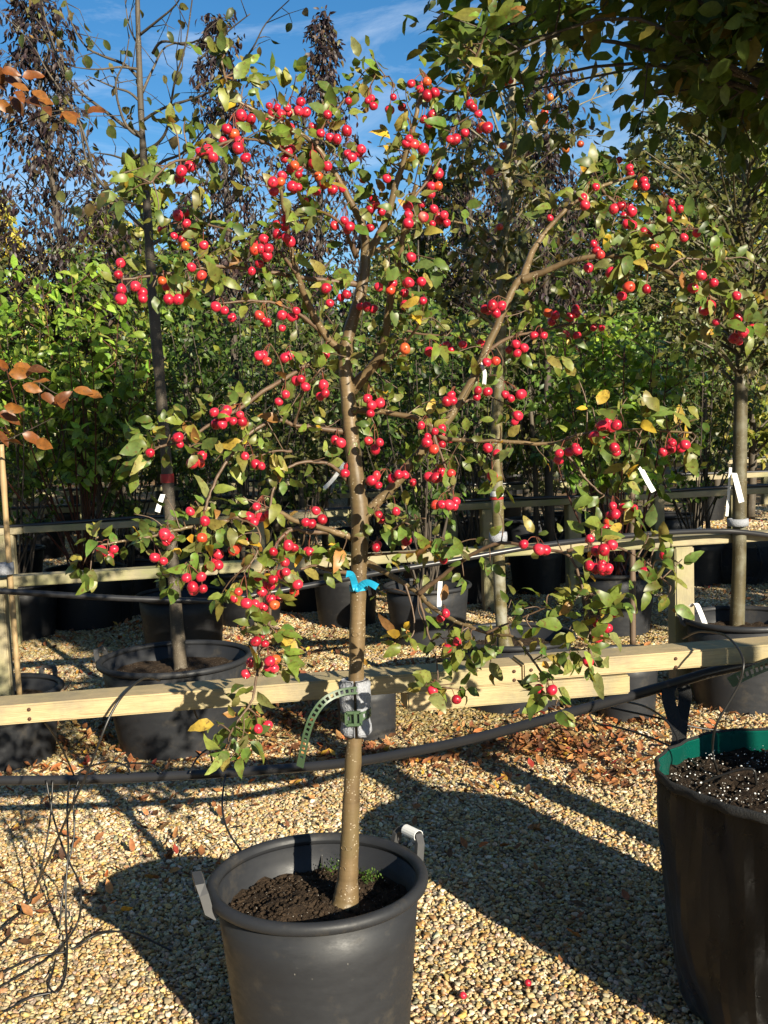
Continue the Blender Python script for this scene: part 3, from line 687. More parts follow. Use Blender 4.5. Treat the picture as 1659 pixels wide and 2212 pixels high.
# photo polylines: points, radius at start and end (photo px), depth offset at start and end (m)
BR_ = [
 ([(782,1125),(800,1100),(850,1050),(905,980),(965,910),(1020,822),(1065,722),(1110,622),(1130,600)], 12.5, 8, 0, -.02),
 ([(1130,602),(1150,545),(1180,500),(1215,460),(1245,435),(1295,405),(1350,385),(1390,372)], 7.5, 3, -.02, .18),
 ([(1128,604),(1180,585),(1230,565),(1305,553),(1375,560),(1440,585),(1500,620),(1580,670),(1645,715)], 7.5, 2.5, -.02, -.2),
 ([(1375,560),(1400,520),(1440,500),(1500,495),(1545,500)], 3.5, 2, -.09, -.15),
 ([(1300,410),(1330,440),(1370,480),(1410,505),(1440,540)], 3, 2, .12, .05),
 ([(790,550),(784,490),(757,435),(720,370),(690,325),(662,298),(600,262),(545,235),(500,205),(478,130)], 9, 2, 0, -.15),
 ([(720,372),(690,380),(650,350),(600,320),(540,300),(480,310),(430,340),(370,352),(325,395)], 4, 2, -.05, -.35),
 ([(680,320),(700,270),(740,220),(780,170),(840,165)], 3.5, 1.8, -.05, .1),
 ([(790,550),(812,520),(836,470),(855,400),(875,340),(892,280),(905,220),(920,175)], 9.5, 4, 0, -.06),
 ([(905,225),(940,190),(985,195),(1030,120),(1055,50)], 3.5, 1.8, .05, -.05),
 ([(790,552),(830,535),(862,515),(895,488),(940,475),(1000,482)], 7, 2, 0, .2),
 ([(770,555),(755,520),(742,490),(720,470),(690,455)], 5.5, 2.5, 0, -.12),
 ([(756,842),(790,808),(822,765),(834,710),(842,655),(860,575),(872,500),(884,440),(900,400)], 13, 4, 0, -.16),
 ([(884,440),(930,380),(965,320),(985,270)], 3, 1.6, -.14, -.05),
 ([(800,800),(850,770),(880,735),(905,700),(915,660)], 4.5, 2, 0, -.2),
 ([(772,614),(720,608),(670,602),(575,587),(500,577),(450,577),(390,587),(320,597),(262,604)], 6, 2.2, 0, -.25),
 ([(748,770),(735,755),(705,728),(665,655),(645,600),(630,545),(614,460),(606,410),(590,395)], 9.5, 3, 0, -.18),
 ([(708,730),(655,685),(600,657),(545,650),(480,655)], 5, 2, -.02, -.15),
 ([(748,748),(720,755),(685,776),(625,812),(565,848),(525,878),(460,913),(405,948),(345,965)], 6, 2.5, 0, -.3),
 ([(405,948),(412,970),(418,985)], 2.5, 1.6, -.27, -.28),
 ([(756,935),(690,925),(635,918),(610,908),(575,915),(535,940),(500,983),(470,1028),(452,1073),(440,1110),(428,1160),(425,1215)], 5.5, 2.2, 0, -.25),
 ([(635,918),(645,890),(655,850),(690,800)], 3, 1.6, -.06, -.14),
 ([(758,1048),(720,1008),(685,998),(645,1000),(610,1023),(590,1060),(583,1098)], 4.5, 2.5, 0, -.12),
 ([(630,975),(590,975),(560,985),(515,1000)], 2.5, 1.4, -.08, -.15),
 ([(772,1165),(710,1145),(635,1123),(585,1100),(540,1110),(475,1128),(400,1140),(330,1158),(260,1170),(215,1178)], 7, 2, 0, -.3),
 ([(420,1138),(430,1170),(420,1200),(390,1225)], 2.5, 1.5, -.2, -.3),
 ([(720,1148),(670,1150),(635,1143),(602,1168),(590,1218),(582,1283),(582,1345),(565,1367),(560,1417),(550,1487),(540,1522),(510,1562),(492,1597)], 5, 1.8, -.02, -.36),
 ([(760,1238),(715,1233),(680,1222),(650,1230)], 4.5, 2.5, 0, -.08),
 ([(475,1128),(510,1120),(555,1140),(560,1180),(540,1220)], 2.5, 1.6, -.15, -.22),
 ([(762,885),(800,888),(829,890),(900,903),(930,920),(965,948),(1080,953),(1190,958),(1255,938),(1330,928),(1415,930),(1495,935)], 6.5, 2, -.02, -.2),
 ([(1195,960),(1230,988),(1260,1028),(1295,1063),(1335,1083),(1370,1100)], 3, 1.8, -.1, -.15),
 ([(930,925),(950,975),(967,1028),(970,1068)], 4, 2, -.08, -.14),
 ([(786,1212),(829,1235),(870,1258),(905,1283),(930,1308),(975,1338),(1055,1368),(1110,1377),(1140,1412),(1175,1462),(1205,1515)], 7, 1.6, 0, -.35),
 ([(905,1283),(950,1248),(995,1213),(1050,1183),(1090,1173),(1155,1183),(1225,1198),(1250,1243),(1265,1298),(1275,1348),(1272,1395)], 5, 1.8, -.1, -.36),
 ([(905,1290),(925,1367),(942,1422),(947,1487)], 2.5, 1.5, -.1, -.2),
 ([(875,1262),(890,1310),(895,1360),(880,1385)], 2, 1.3, -.08, -.12),
 ([(1225,1190),(1280,1180),(1335,1183),(1395,1213),(1430,1250)], 3, 1.7, -.28, -.33),
 ([(1050,1368),(1090,1350),(1150,1325),(1180,1312)], 2.2, 1.4, -.24, -.3),
 ([(786,1190),(810,1170),(840,1150),(880,1125),(920,1120)], 3, 1.6, 0, -.1),
 ([(786,1200),(850,1195),(930,1190),(975,1180)], 3, 1.6, 0, -.12),
 ([(1050,760),(1100,730),(1180,712),(1230,700),(1290,700)], 4, 2, 0, .18),
 ([(830,700),(900,720),(960,725),(1020,730)], 3, 1.6, -.02, .15),
 ([(1000,870),(1040,850),(1060,800)], 2.5, 1.6, -.02, .05),
 ([(640,590),(600,540),(560,520),(500,500),(430,480),(385,465)], 3.5, 1.8, -.12, -.05),
 ([(700,335),(650,300),(640,260),(600,240)], 3, 1.8, -.05, .08),
 ([(770,545),(800,470),(810,420),(785,380)], 4, 2, 0, .15),
 ([(1440,585),(1470,560),(1510,560),(1570,560)], 2.6, 1.6, -.12, -.1),
]
FR = {'A': [(1162,457),(1197,465),(1240,465),(1178,492),(1215,498),(1250,490),(1299,440),(1290,480),(1322,485),(1148,515),(1253,552),(1042,500),(1084,515),(980,557),(963,610),(1010,580),(1032,610),(1028,640),(864,655),(896,648),(920,680),(1060,683),(1209,630),(1243,656),(1229,686),(1350,549),(1385,576),(1425,594),(1456,602),(1353,667),(1355,707),(1273,715),(1290,755),(1376,762),(1397,800),(1437,820),(1415,495),(1497,565),(1505,437),(1588,435),(1613,458),(1560,645),(1520,680),(1567,779),(1178,788),(1213,785),(1262,805),(1288,808),(1478,815),(1320,868),(1598,905),(1623,883),(1648,915),(1445,975),(1487,952),(1510,980),(1598,985),(1195,970),(1235,945),(1198,1012),(1230,980),(1237,1028),(1255,1045),(1095,1050),(1100,1078),(1128,1075),(1158,1075),(1155,1105),(1120,1140),(1087,1172),(783,740),(775,772),(822,718),(768,930),(835,978),(805,965),(752,1020),(785,1035),(801,1063),(880,1060),(827,1155),(870,1190),(511,1187),(524,1250),(523,1293),(584,1237),(615,1265),(617,1290),(729,1293),(770,1294),(700,1213),(932,1325),(970,1342),(1120,1362),(1137,1380),(1156,1395),(1218,1362),(1258,1370),(1280,1343),(1408,1245),(1425,1310),(1497,1272),(1636,1240),(1585,1325)],
 'B': [(185,352),(155,385),(187,413),(117,362),(78,463),(25,475),(40,420),(220,400),(170,515),(197,530),(208,497),(95,620),(128,625),(170,645),(107,600),(285,602),(307,602),(370,450),(385,465),(428,548),(445,552),(235,750),(233,805),(205,805),(203,840),(12,772),(103,893),(106,928),(105,965),(215,903),(259,930),(209,968),(270,963),(240,950),(170,938),(717,942),(860,857),(868,887),(915,808),(1060,725),(1122,780),(1085,800),(1128,805),(993,903),(1023,890),(1037,930),(1070,913),(1073,972),(1050,968),(1240,875),(1238,905),(1232,948),(1120,1000),(1155,1005),(1190,995),(1295,1027),(1350,1008),(1160,1065),(905,1053),(918,1082),(935,1100),(883,1157),(980,1177),(1022,1165),(1058,1240),(1134,1249),(1370,1190),(1425,1222),(1335,1245),(1523,1278),(1387,1345),(1410,1320),(1435,1392),(1525,1375),(1553,1437),(1590,1420),(1612,1420),(1513,1462),(108,1220),(162,1217),(38,1225),(27,1253),(168,1300),(90,1318),(117,1112),(468,1320),(507,1322),(435,1335),(484,1353),(710,1352),(740,1362),(802,1370),(827,1355),(828,1333),(905,1415),(940,1415),(785,1445),(833,1450),(690,1450),(648,1450)],
 'C': [(1118,220),(1153,245),(1230,229),(1405,215),(1300,322),(1320,355),(1397,347),(1405,383),(1234,388),(1587,405),(1605,435),(1640,425),(1600,470),(925,465),(970,483),(935,515),(960,517),(1007,503),(1037,475),(1045,503),(770,573),(777,603),(648,640),(830,685),(866,683),(1058,655),(1105,690),(1130,697),(1447,585),(1472,597),(1592,588),(1640,595),(1620,625),(1490,728),(1627,738),(1605,760),(1635,780),(821,893),(885,935),(1107,872),(1078,915),(1127,918),(1097,940),(1160,905),(1320,940),(1345,945),(1392,927),(1365,890),(1635,908),(872,1008),(711,992),(734,1008),(668,1092),(437,1060),(492,1057),(470,1085),(943,1078),(932,1112),(915,1130),(945,1125),(895,1130),(1010,1062),(1025,1052),(1050,1018),(1245,1040),(1272,1050),(1338,1068),(1180,1068),(1230,1113),(1235,1155),(1210,1165),(1113,1175),(1180,1187),(1140,1212),(1132,1240),(1170,1215),(1285,1210),(1270,1240),(1030,1240),(1065,1290),(1103,1292),(1138,1305),(1170,1270),(1207,1270),(1185,1297),(805,1180),(832,1220),(877,1227),(1105,1455),(1145,1465),(1625,1050)],
 'D': [(444,249),(483,243),(405,370),(400,398),(447,376),(290,390),(270,418),(295,415),(197,203),(270,178),(290,195),(340,172),(90,190),(420,168),(540,195),(570,170),(605,187),(575,210),(523,388),(548,405),(590,388),(578,480),(488,645),(468,740),(160,522),(188,570),(220,547),(250,535),(215,625),(250,605),(185,595),(247,570),(195,743),(225,748),(250,748),(290,728),(62,733),(35,750),(90,735),(222,865),(250,863),(310,850),(303,870),(280,865),(52,893),(97,1020),(257,1105),(757,642),(828,617),(835,630),(907,567),(942,522),(1003,520),(995,618),(1205,637),(1245,600),(1240,620),(1300,605),(988,870),(1030,875),(977,910),(998,905),(968,940),(1080,880),(670,1057),(695,1060),(603,1035),(890,1010),(950,1058),(985,1038),(887,1127),(913,1140),(940,1137),(970,1138),(1125,1157),(1210,1080),(267,1333),(940,1390),(967,1398),(922,1437),(993,1335)],
 'E': [(1062,718),(1165,663),(1190,655),(1155,692),(1115,955)], 'F': [(273,608),(882,665),(922,560),(210,790),(313,828),(725,787)]}
OFF = {'A': (0, 0), 'B': (829.5, 0), 'C': (0, 658.3), 'D': (829.5, 658.3), 'E': (0, 1097), 'F': (829.5, 1097)}
fruit = np.array([(x * .5 + OFF[k][0], y * .5 + OFF[k][1]) for k, v in FR.items() for x, y in v])
LC = [(480,120,8),(530,160,6),(580,170,6),(620,190,5),(480,180,6),(640,160,3),(310,400,9),(350,400,6),(340,350,4),(270,420,4),(290,380,4),(370,260,4),(400,260,4),(410,300,5),(560,290,5),(590,270,6),(600,310,5),(650,320,6),(480,330,5),(440,400,4),(420,480,3),(440,500,5),(500,530,3),(470,420,4),(490,500,4),(580,480,3),(640,480,3),(680,460,7),(700,470,5),(660,400,6),(700,390,5),(720,250,4),(760,180,4),(720,210,4),(780,150,3),(830,170,4),(850,290,5),(840,350,4),(800,400,4),(770,440,3),(870,310,4),(900,330,3),(910,490,4),(1000,485,2),(940,560,2),(860,650,5),(900,680,4),(920,640,4),(860,570,3),(770,600,3),(690,625,3),(440,590,5),(400,600,4),(360,590,3),(330,620,3),(470,600,4),(410,630,3),(680,770,3),(700,800,4),(730,810,4),(770,870,3),(760,910,4),(740,900,3),(790,900,2),(860,780,4),(800,860,4),(830,860,3),(350,920,6),(320,970,7),(370,960,6),(400,910,4),(290,1000,4),(310,940,5),(430,970,4),(460,900,4),(520,860,4),(540,850,3),(515,970,3),(560,960,3),(590,980,4),(500,1000,2),(610,1030,3),(450,1080,4),(440,1140,5),(400,1120,4),(470,1110,3),(340,1150,5),(310,1160,4),(380,1180,5),(430,1190,6),(450,1200,4),(270,1180,3),(210,1170,4),(180,1220,5),(195,1235,3),(200,1150,2),(350,1240,4),(380,1250,4),(500,1130,4),(520,1180,4),(480,1280,4),(500,1260,4),(540,1250,4),(600,1250,4),(620,1260,4),(560,1200,5),(600,1180,5),(630,1140,4),(690,1180,4),(720,1200,4),(740,1190,4),(760,1210,5),(730,1220,3),(650,1180,4),(540,1290,3),(560,1320,3),(570,1350,3),(600,1370,5),(620,1380,3),(550,1350,2),(600,1410,3),(620,1440,3),(560,1450,3),(530,1490,3),(545,1530,5),(520,1560,5),(500,1590,4),(490,1620,3),(515,1630,3),(540,1590,4),(470,1570,3),
 (1050,30,5),(1080,40,3),(1000,100,4),(960,120,4),(990,200,5),(940,200,4),(1040,140,4),(960,280,4),(1000,260,3),(1280,370,4),(1330,340,4),(1370,350,5),(1400,420,5),(1430,460,4),(1300,430,4),(1250,420,3),(1180,460,3),(1320,500,5),(1370,520,5),(1400,500,5),(1450,490,4),(1490,480,5),(1540,490,4),(1530,560,5),(1580,560,5),(1560,520,4),(1350,560,4),(1330,600,4),(1320,640,3),(1390,540,4),(1500,610,4),(1530,640,5),(1560,650,4),(1600,640,5),(1640,640,4),(1560,700,4),(1520,690,3),(1620,700,4),(1380,600,4),(1430,540,4),
 (1060,790,2),(1000,720,3),(1030,730,3),(950,740,3),(1110,750,3),(1170,740,3),(1180,770,3),(1150,690,4),(1230,650,3),(1270,680,4),(1240,730,3),(1250,820,2),(1280,880,2),(1340,890,3),(1440,900,3),(1460,900,2),(1390,905,4),(1400,910,3),(1250,960,3),(1290,950,4),(1370,980,4),(1360,1000,4),(1390,970,3),(1490,960,4),(1480,950,2),(1080,920,3),(1090,950,3),(1100,970,2),(1050,1000,2),(1060,1020,2),(1090,1040,3),
 (1290,1080,4),(1330,1060,4),(1360,1070,4),(1350,1030,4),(1380,1100,4),(1370,1130,3),(1400,1150,3),(1410,1180,3),(1280,1170,3),(1300,1140,4),(1270,1190,2),(1430,1210,4),(1430,1250,4),(1440,1290,3),(1390,1220,2),(1410,1260,3),
 (870,1140,3),(900,1130,2),(950,1160,4),(930,1190,4),(960,1170,3),(990,1180,2),(840,1210,3),(1000,1200,2),(880,1190,2),(970,1220,2),(810,1100,2),(830,1130,3),
 (1210,1290,4),(1240,1300,4),(1280,1280,5),(1310,1290,4),(1330,1310,4),(1260,1330,5),(1300,1330,4),(1230,1360,4),(1260,1390,4),(1250,1410,4),(1300,1370,4),(1290,1440,3),(1270,1430,3),(1180,1310,2),(1230,1410,3),(1340,1290,3),
 (860,1375,3),(880,1380,3),(970,1370,5),(990,1390,5),(1000,1410,4),(1050,1400,4),(1060,1430,3),(1020,1390,4),(970,1420,3),(1080,1360,2),(1150,1360,2),(1160,1440,3),(1170,1420,2),(1160,1470,2),(920,1480,3),(1000,1490,3),(985,1475,2),(1170,1500,4),(1200,1530,3),(1190,1490,2)]

# wood: one mesh for the trunk, one for each branch with its own twigs and stalks
tp = np.array([P(x, y, D0 + (DT - D0) * i / 16) for i, (x, y, r) in enumerate(TRUNK)])
tr = np.array([wpx(r, D0) for _, _, r in TRUNK])
pts, rad = catmull(tp, tr, n=5)
rad = rad * (1 + .035 * np.sin(np.arange(len(rad)) * 2.1) + .02 * rng.normal(size=len(rad)))
mbT = MB(); mbT.tube(pts, rad, 20)
for zz in range(9):                                     # healed branch scars: low rings on the bark
    k = random.randrange(6, 40); a = random.uniform(-2.4, -.7)
    nrm = np.array([math.cos(a), math.sin(a), 0]); cc = pts[k] + nrm * rad[k] * .96; tg = np.array([-nrm[1], nrm[0], 0])
    mbT.tube([cc + tg * .007 * math.cos(b_) + np.array([0, 0, .005]) * math.sin(b_) for b_ in np.linspace(0, 6.283, 11)], .0013, 5, cap=False)
mbs, samples = [], []                                   # samples: px, py, world xyz, branch id, direction
for i in range(0, len(TRUNK) - 1):
    if TRUNK[i][1] < 1260:
        for t_ in np.linspace(0, 1, 4, endpoint=False):
            x, y = [TRUNK[i][k] + (TRUNK[i+1][k] - TRUNK[i][k]) * t_ for k in (0, 1)]; samples.append((x, y, *P(x, y, DT), -1))
for bi, (pl, r0, r1, d0, d1) in enumerate(BR_):
    cum = np.concatenate([[0], np.cumsum(np.hypot(*np.diff(np.array(pl, float), axis=0).T))]); cum /= cum[-1]
    w3 = np.array([P(x, y, DT + d0 + (d1 - d0) * c_) for (x, y), c_ in zip(pl, cum)])
    rr = np.array([wpx(r0 + (r1 - r0) * c_ ** .8, D0) for c_ in cum])
    rr[0] *= 1.3
    p_, q_ = catmull(w3, rr, n=6)
    p_[1:-1] += rng.normal(0, .0005, (len(p_) - 2, 3))
    q_ = q_ * (1 + .10 * (rng.random(len(q_)) < .14))
    mb = MB(); mb.tube(p_, q_, 8); mbs.append(mb)
    pp = catmull(np.array([(x, y, 0) for x, y in pl], float), cum, n=6)[0]
    for k in range(len(p_)):
        if cum[0] <= k / len(p_) and k > 2: samples.append((pp[k][0], pp[k][1], *p_[k], bi))
S = np.array(samples)
def nearest(px, py):
    d2 = (S[:, 0] - px) ** 2 + (S[:, 1] - py) ** 2; k = int(np.argmin(d2)); return S[k], math.sqrt(d2[k])
def wood_of(s): return mbs[int(s[5])] if s[5] >= 0 else mbT
def twig(s, end, r0=.0021, r1=.0011):
    a = np.array(s[2:5]); e = np.array(end); mid = (a + e) / 2 + rng.normal(0, .006, 3) + np.array([0, 0, .12]) * np.linalg.norm(e - a) * .5
    p_, q_ = catmull(np.array([a, mid, e]), [r0, (r0 + r1) / 2, r1], n=4); wood_of(s).tube(p_, q_, 5, 1)

# clusters of fruit share a spur
left = list(range(len(fruit))); clusters = []
while left:
    c_ = [left.pop(0)]
    for j in list(left):
        if np.hypot(*(fruit[j] - fruit[c_[0]])) < 38 and len(c_) < 6: c_.append(j); left.remove(j)
    clusters.append(c_)
leaf_seed = []                                          # world position, growth direction, photo y (for colour)
apples = []; hidden = []
for c_ in clusters:
    xy = fruit[c_]; top = xy[:, 1].min() - 26; cx = xy[:, 0].mean()
    s, dist = nearest(cx, top)
    dd = s[3] + random.uniform(-.05, .02)
    spur = P(cx + (s[0] - cx) * .35, top + (s[1] - top) * .3 if dist < 60 else top, dd)
    if dist > 4: twig(s, spur)
    for j in c_:
        w3 = P(fruit[j][0], fruit[j][1], dd + random.uniform(-.018, .018) - .042)
        r = wpx(random.choice((1, 1, 1, .82)) * random.uniform(9.0, 12.0), D0)
        ax = unit(spur - w3 + rng.normal(0, .012, 3)); apples.append((w3, r, ax, int(s[5])))
        st = w3 + ax * r * .8
        p_ = catmull(np.array([st, st * .5 + spur * .5 + np.array([0, 0, .005]), spur]), [.0008, .0007, .0009], n=3)
        wood_of(s).tube(p_[0], p_[1], 4, 2)
    for _ in range(random.choice((0, 0, 1, 1, 2))):      # further fruit half hidden behind the cluster
        w3 = P(cx + random.gauss(0, 16), xy[:, 1].mean() + random.gauss(0, 14), dd + random.uniform(-.035, .05)); hidden.append((w3, wpx(random.uniform(8.5, 11), D0), unit(spur - w3 + rng.normal(0, .01, 3)), int(s[5])))
        wood_of(s).tube([w3, (w3 + spur) / 2 + np.array([0, 0, .004]), spur], .0008, 4, 2)
    for _ in range(random.choice((0, 1, 1, 2))): leaf_seed.append((spur, unit(rng.normal(0, 1, 3) + (0, -.2, .3)), int(s[5])))
for (x, y, k) in LC:
    s, dist = nearest(x, y)
    dd = s[3] + random.uniform(-.07, .05); tip = P(x, y, dd)
    if dist > 5: twig(s, tip, .0019, .001)
    out = unit(tip - np.array(s[2:5]) + np.array([0, 0, .004]))
    for _ in range(max(1, round(k * 1.4))):
        leaf_seed.append((tip + rng.normal(0, .007, 3), unit(out * .8 + rng.normal(0, .75, 3) + (0, -.15, -.15)), int(s[5])))
small = set()
for bi in range(len(BR_)):                              # single leaves along every branch
    rows = S[S[:, 5] == bi]
    for r_ in rows[len(rows) // 4::5]:
        e = r_[2:5] + rng.normal(0, .012, 3); leaf_seed.append((e, unit(rng.normal(0, 1, 3) + (0, -.2, 0)), bi))

for j in rng.permutation(len(S))[:330]:                 # fine twigs with small leaves fill the crown
    r_ = S[j]
    if r_[5] < 0 or (r_[1] > 1000 and random.random() < .55): continue
    dr = unit(rng.normal(0, 1, 3) * (1, .8, 1) + (0, 0, .15)); ln = random.uniform(.03, .085); e = r_[2:5] + dr * ln
    twig(r_, e, .0015, .0008)
    for f in (.55, .8, 1, 1)[:random.choice((2, 3, 4))]:
        leaf_seed.append((r_[2:5] + dr * ln * f + rng.normal(0, .004, 3), unit(dr * .6 + rng.normal(0, .8, 3) + (0, 0, -.2)), int(r_[5]))); small.add(len(leaf_seed) - 1)
WOOD = {-1: mbT.build('trunk', [M['crab_bark'], M['crab_twig'], M['stalk']], CRAB)}
for bi, mb in enumerate(mbs): WOOD[bi] = mb.build('branch', [M['crab_bark'] if BR_[bi][1] > 6 else M['crab_twig'], M['crab_twig'], M['stalk']], CRAB)

def apple_mesh(k):
    mb = MB(); prof = []
    for a in np.linspace(0, math.pi, 9):
        r_, z_ = math.sin(a), math.cos(a) * .93
        if a < .5: z_ -= .20 * (1 - a / .5)             # dimple at the stalk
        if a > math.pi - .45: z_ += .12 * (1 - (math.pi - a) / .45)
        prof.append((max(r_, .001), z_))
    mb.lathe(prof, 14, 0, (0, 0, 0), lambda a, z: .05 * math.sin(a * 2 + k) * (1 + z * .5) + .03 * math.sin(3 * a + k * 2 + z))
    for j in range(5):                                  # dry calyx
        a = j * 2 * math.pi / 5; e = np.array([math.cos(a), math.sin(a), 0]); f = np.array([-e[1], e[0], 0])
        mb.add([e * .05 + f * .07 + (0, 0, -.86), e * .05 - f * .07 + (0, 0, -.86), e * .22 + (0, 0, -1.08)], [(0, 1, 2)], 1)
    ob = mb.build('apple', [M['apple'], M['calyx']]); me_ = ob.data; bpy.data.objects.remove(ob); return me_
AM = [apple_mesh(k) for k in range(4)]
def place_fruit(name, w3, r, ax, me_, parent):
    o = bpy.data.objects.new(name, me_); COL.objects.link(o); o.parent = parent
    o.location = Vector(w3) - (parent.location if parent.type == 'EMPTY' else Vector((0, 0, 0))); o.scale = (r * random.uniform(.94, 1.06), r * random.uniform(.94, 1.06), r * random.uniform(.96, 1.16))
    q = Vector(ax).to_track_quat('Z', 'Y'); o.rotation_mode = 'QUATERNION'
    o.rotation_quaternion = q @ Matrix.Rotation(random.uniform(0, 6.28), 3, 'Z').to_quaternion(); return o
apples = apples[:]
random.shuffle(apples); apples += hidden
for (w3, r, ax, bi) in apples[:300]: place_fruit('apple', w3, r, ax, random.choice(AM), WOOD[bi])
if len(apples) > 300:
    V, F, C_ = MB(), None, None
    for (w3, r, ax, bi) in apples[300:]:
        q = np.array(Vector(ax).to_track_quat('Z', 'Y').to_matrix()); me_ = AM[0]
        vv = np.array([v.co for v in me_.vertices]) * r @ q.T + w3
        for mi in (0, 1): pass
        V.add(vv, [tuple(p.vertices) for p in me_.polygons], 0)
    o = V.build('more_apples', [M['apple']], CRAB); o['kind'] = 'stuff'

CRABPAL = [((.115, .165, .035), 5), ((.075, .125, .030), 5), ((.16, .19, .055), 3), ((.20, .19, .05), 1.2), ((.13, .15, .06), 2), ((.38, .26, .035), .5), ((.24, .13, .05), .35)]
tm = [leaf_template(6, .22, c_, w_, .05, 'ovate', p_, tw) for c_, w_, p_, tw in ((.25, .02, 0, 0), (.55, .03, 1, .3), (.1, .035, 2, -.3), (.8, .02, 3, .2), (.4, .05, 4, -.5), (-.25, .03, 5, .2), (.65, .04, 6, .5), (.3, .03, 2, .1))]
n = len(leaf_seed); pos = np.array([a for a, b, c_ in leaf_seed]); dirs = np.array([b for a, b, c_ in leaf_seed])
tocam = unit(CAM - pos); nh = unit(tocam * .55 + np.array([.25, -.25, .45]) + rng.normal(0, .55, (n, 3)))
size = np.array([wpx(random.triangular(20, 54, 32), D0) for _ in range(n)]); cols = pick_cols(CRABPAL, n, .26) * np.array([1.32, 1.2, .95])
for j in small: size[j] *= .72; cols[j] *= .8
order = np.argsort(-size * (0.4 + np.abs(np.sum(unit(np.cross(np.cross(dirs, nh), dirs)) * tocam, axis=1))))
pet = MB()
big, rest = order[:300], order[300:]
LM = []
mats_by = [(.115, .165, .035), (.08, .13, .032), (.155, .185, .055), (.13, .15, .06), (.12, .155, .03), (.095, .145, .03), (.21, .19, .06), (.09, .14, .045)]
for k in range(24):
    V, T = tm[k % 8]; c_ = np.array(mats_by[(k * 3 + k // 8) % 8]) * np.array([1.1, 1.0, .85]) * random.uniform(.95, 1.5)
    if k == 11: c_ = np.array((.26, .13, .05))
    if k == 17: c_ = np.array((.42, .29, .05))
    CC = np.tile(c_, (len(V), 1)); CC[1::3] *= 1.0
    LM.append(fast_mesh('leaf', V, T, CC, M['crab_leaf_one']))
X, Y, Z = frames(dirs, nh)
for j in big:
    o = bpy.data.objects.new('leaf', random.choice(LM)); COL.objects.link(o); o.parent = WOOD[leaf_seed[j][2]]
    o.location = Vector(pos[j] + Y[j] * .010)
    o.rotation_euler = Matrix((X[j], Y[j], Z[j])).transposed().to_euler(); s_ = size[j]; o.scale = (s_ * random.uniform(.85, 1.1), s_, s_)
vs, ts, cs, nn_ = [], [], [], 0
for g in range(8):
    idx = rest[g::8]; V, T = tm[g]
    W = (pos[idx] + Y[idx] * .01)[:, None] + size[idx][:, None, None] * (V[None, :, 0:1] * X[idx][:, None] + V[None, :, 1:2] * Y[idx][:, None] + V[None, :, 2:3] * Z[idx][:, None])
    vs.append(W.reshape(-1, 3)); ts.append((T[None] + (np.arange(len(idx)) * len(V))[:, None, None]).reshape(-1, 3) + nn_); cs.append(np.repeat(cols[idx], len(V), axis=0)); nn_ += len(idx) * len(V)
o = link('foliage', fast_mesh('foliage', np.concatenate(vs), np.concatenate(ts), np.concatenate(cs), M['crab_leaf']), CRAB); o['kind'] = 'stuff'

# ------------------------------------------------------------------ foam, straps, tape
def thread(name, pix, rad, m_, label, cat, group=None, sides=8, n_=6):
    """pix: (px, py, d) or ('g', px, py, z)"""
    w3 = [P(*q) if q[0] != 'g' else G(*q[1:]) for q in pix]
    p_, _ = catmull(np.array(w3), np.zeros(len(w3)), n=n_)
    mb = MB(); mb.tube(p_, rad, sides); return tag(mb.build(name, m_), label, cat, group)

k = int(np.argmin(np.abs(pts[:, 2] - .80))); tc0 = pts[k]; rt0 = rad[k]
FO = thing('foam_pad', 'grey foam sleeve padding the crab apple trunk at the pale front rail', 'foam pad', tuple(tc0))
for s_, (a0, a1) in enumerate(((R(-262), R(-98)), (R(-82), R(82)))):
    V, F = [], []; na, nz_ = 14, 16
    z0, z1 = .745, .870
    for lay, rr in ((0, rt0 + .001), (1, rt0 + .020)):
        for i in range(nz_ + 1):
            f = i / nz_; z = z0 + (z1 - z0) * f; pin = -.006 * math.exp(-((f - .36) / .16) ** 2) if lay else 0
            edge = -.006 * (max(0, abs(f - .5) * 2 - .85) / .15) ** 2 if lay else 0
            for j in range(na + 1):
                a = a0 + (a1 - a0) * j / na
                r_ = rr + pin + edge + (rng.normal(0, .0006) if lay else 0)
                V.append((tc0[0] + r_ * math.cos(a), tc0[1] + r_ * math.sin(a), z))
    st = (nz_ + 1) * (na + 1); id_ = lambda l, i, j: l * st + i * (na + 1) + j
    for i in range(nz_):
        for j in range(na):
            F += [(id_(1, i, j), id_(1, i, j+1), id_(1, i+1, j+1), id_(1, i+1, j)), (id_(0, i, j), id_(0, i+1, j), id_(0, i+1, j+1), id_(0, i, j+1))]
        for j in (0, na): F.append((id_(0, i, j), id_(1, i, j), id_(1, i+1, j), id_(0, i+1, j)))
    for j in range(na):
        for i in (0, nz_): F.append((id_(0, i, j), id_(0, i, j+1), id_(1, i, j+1), id_(1, i, j)))
    MB().add(V, F).build('half_sleeve', M['foam'], FO)

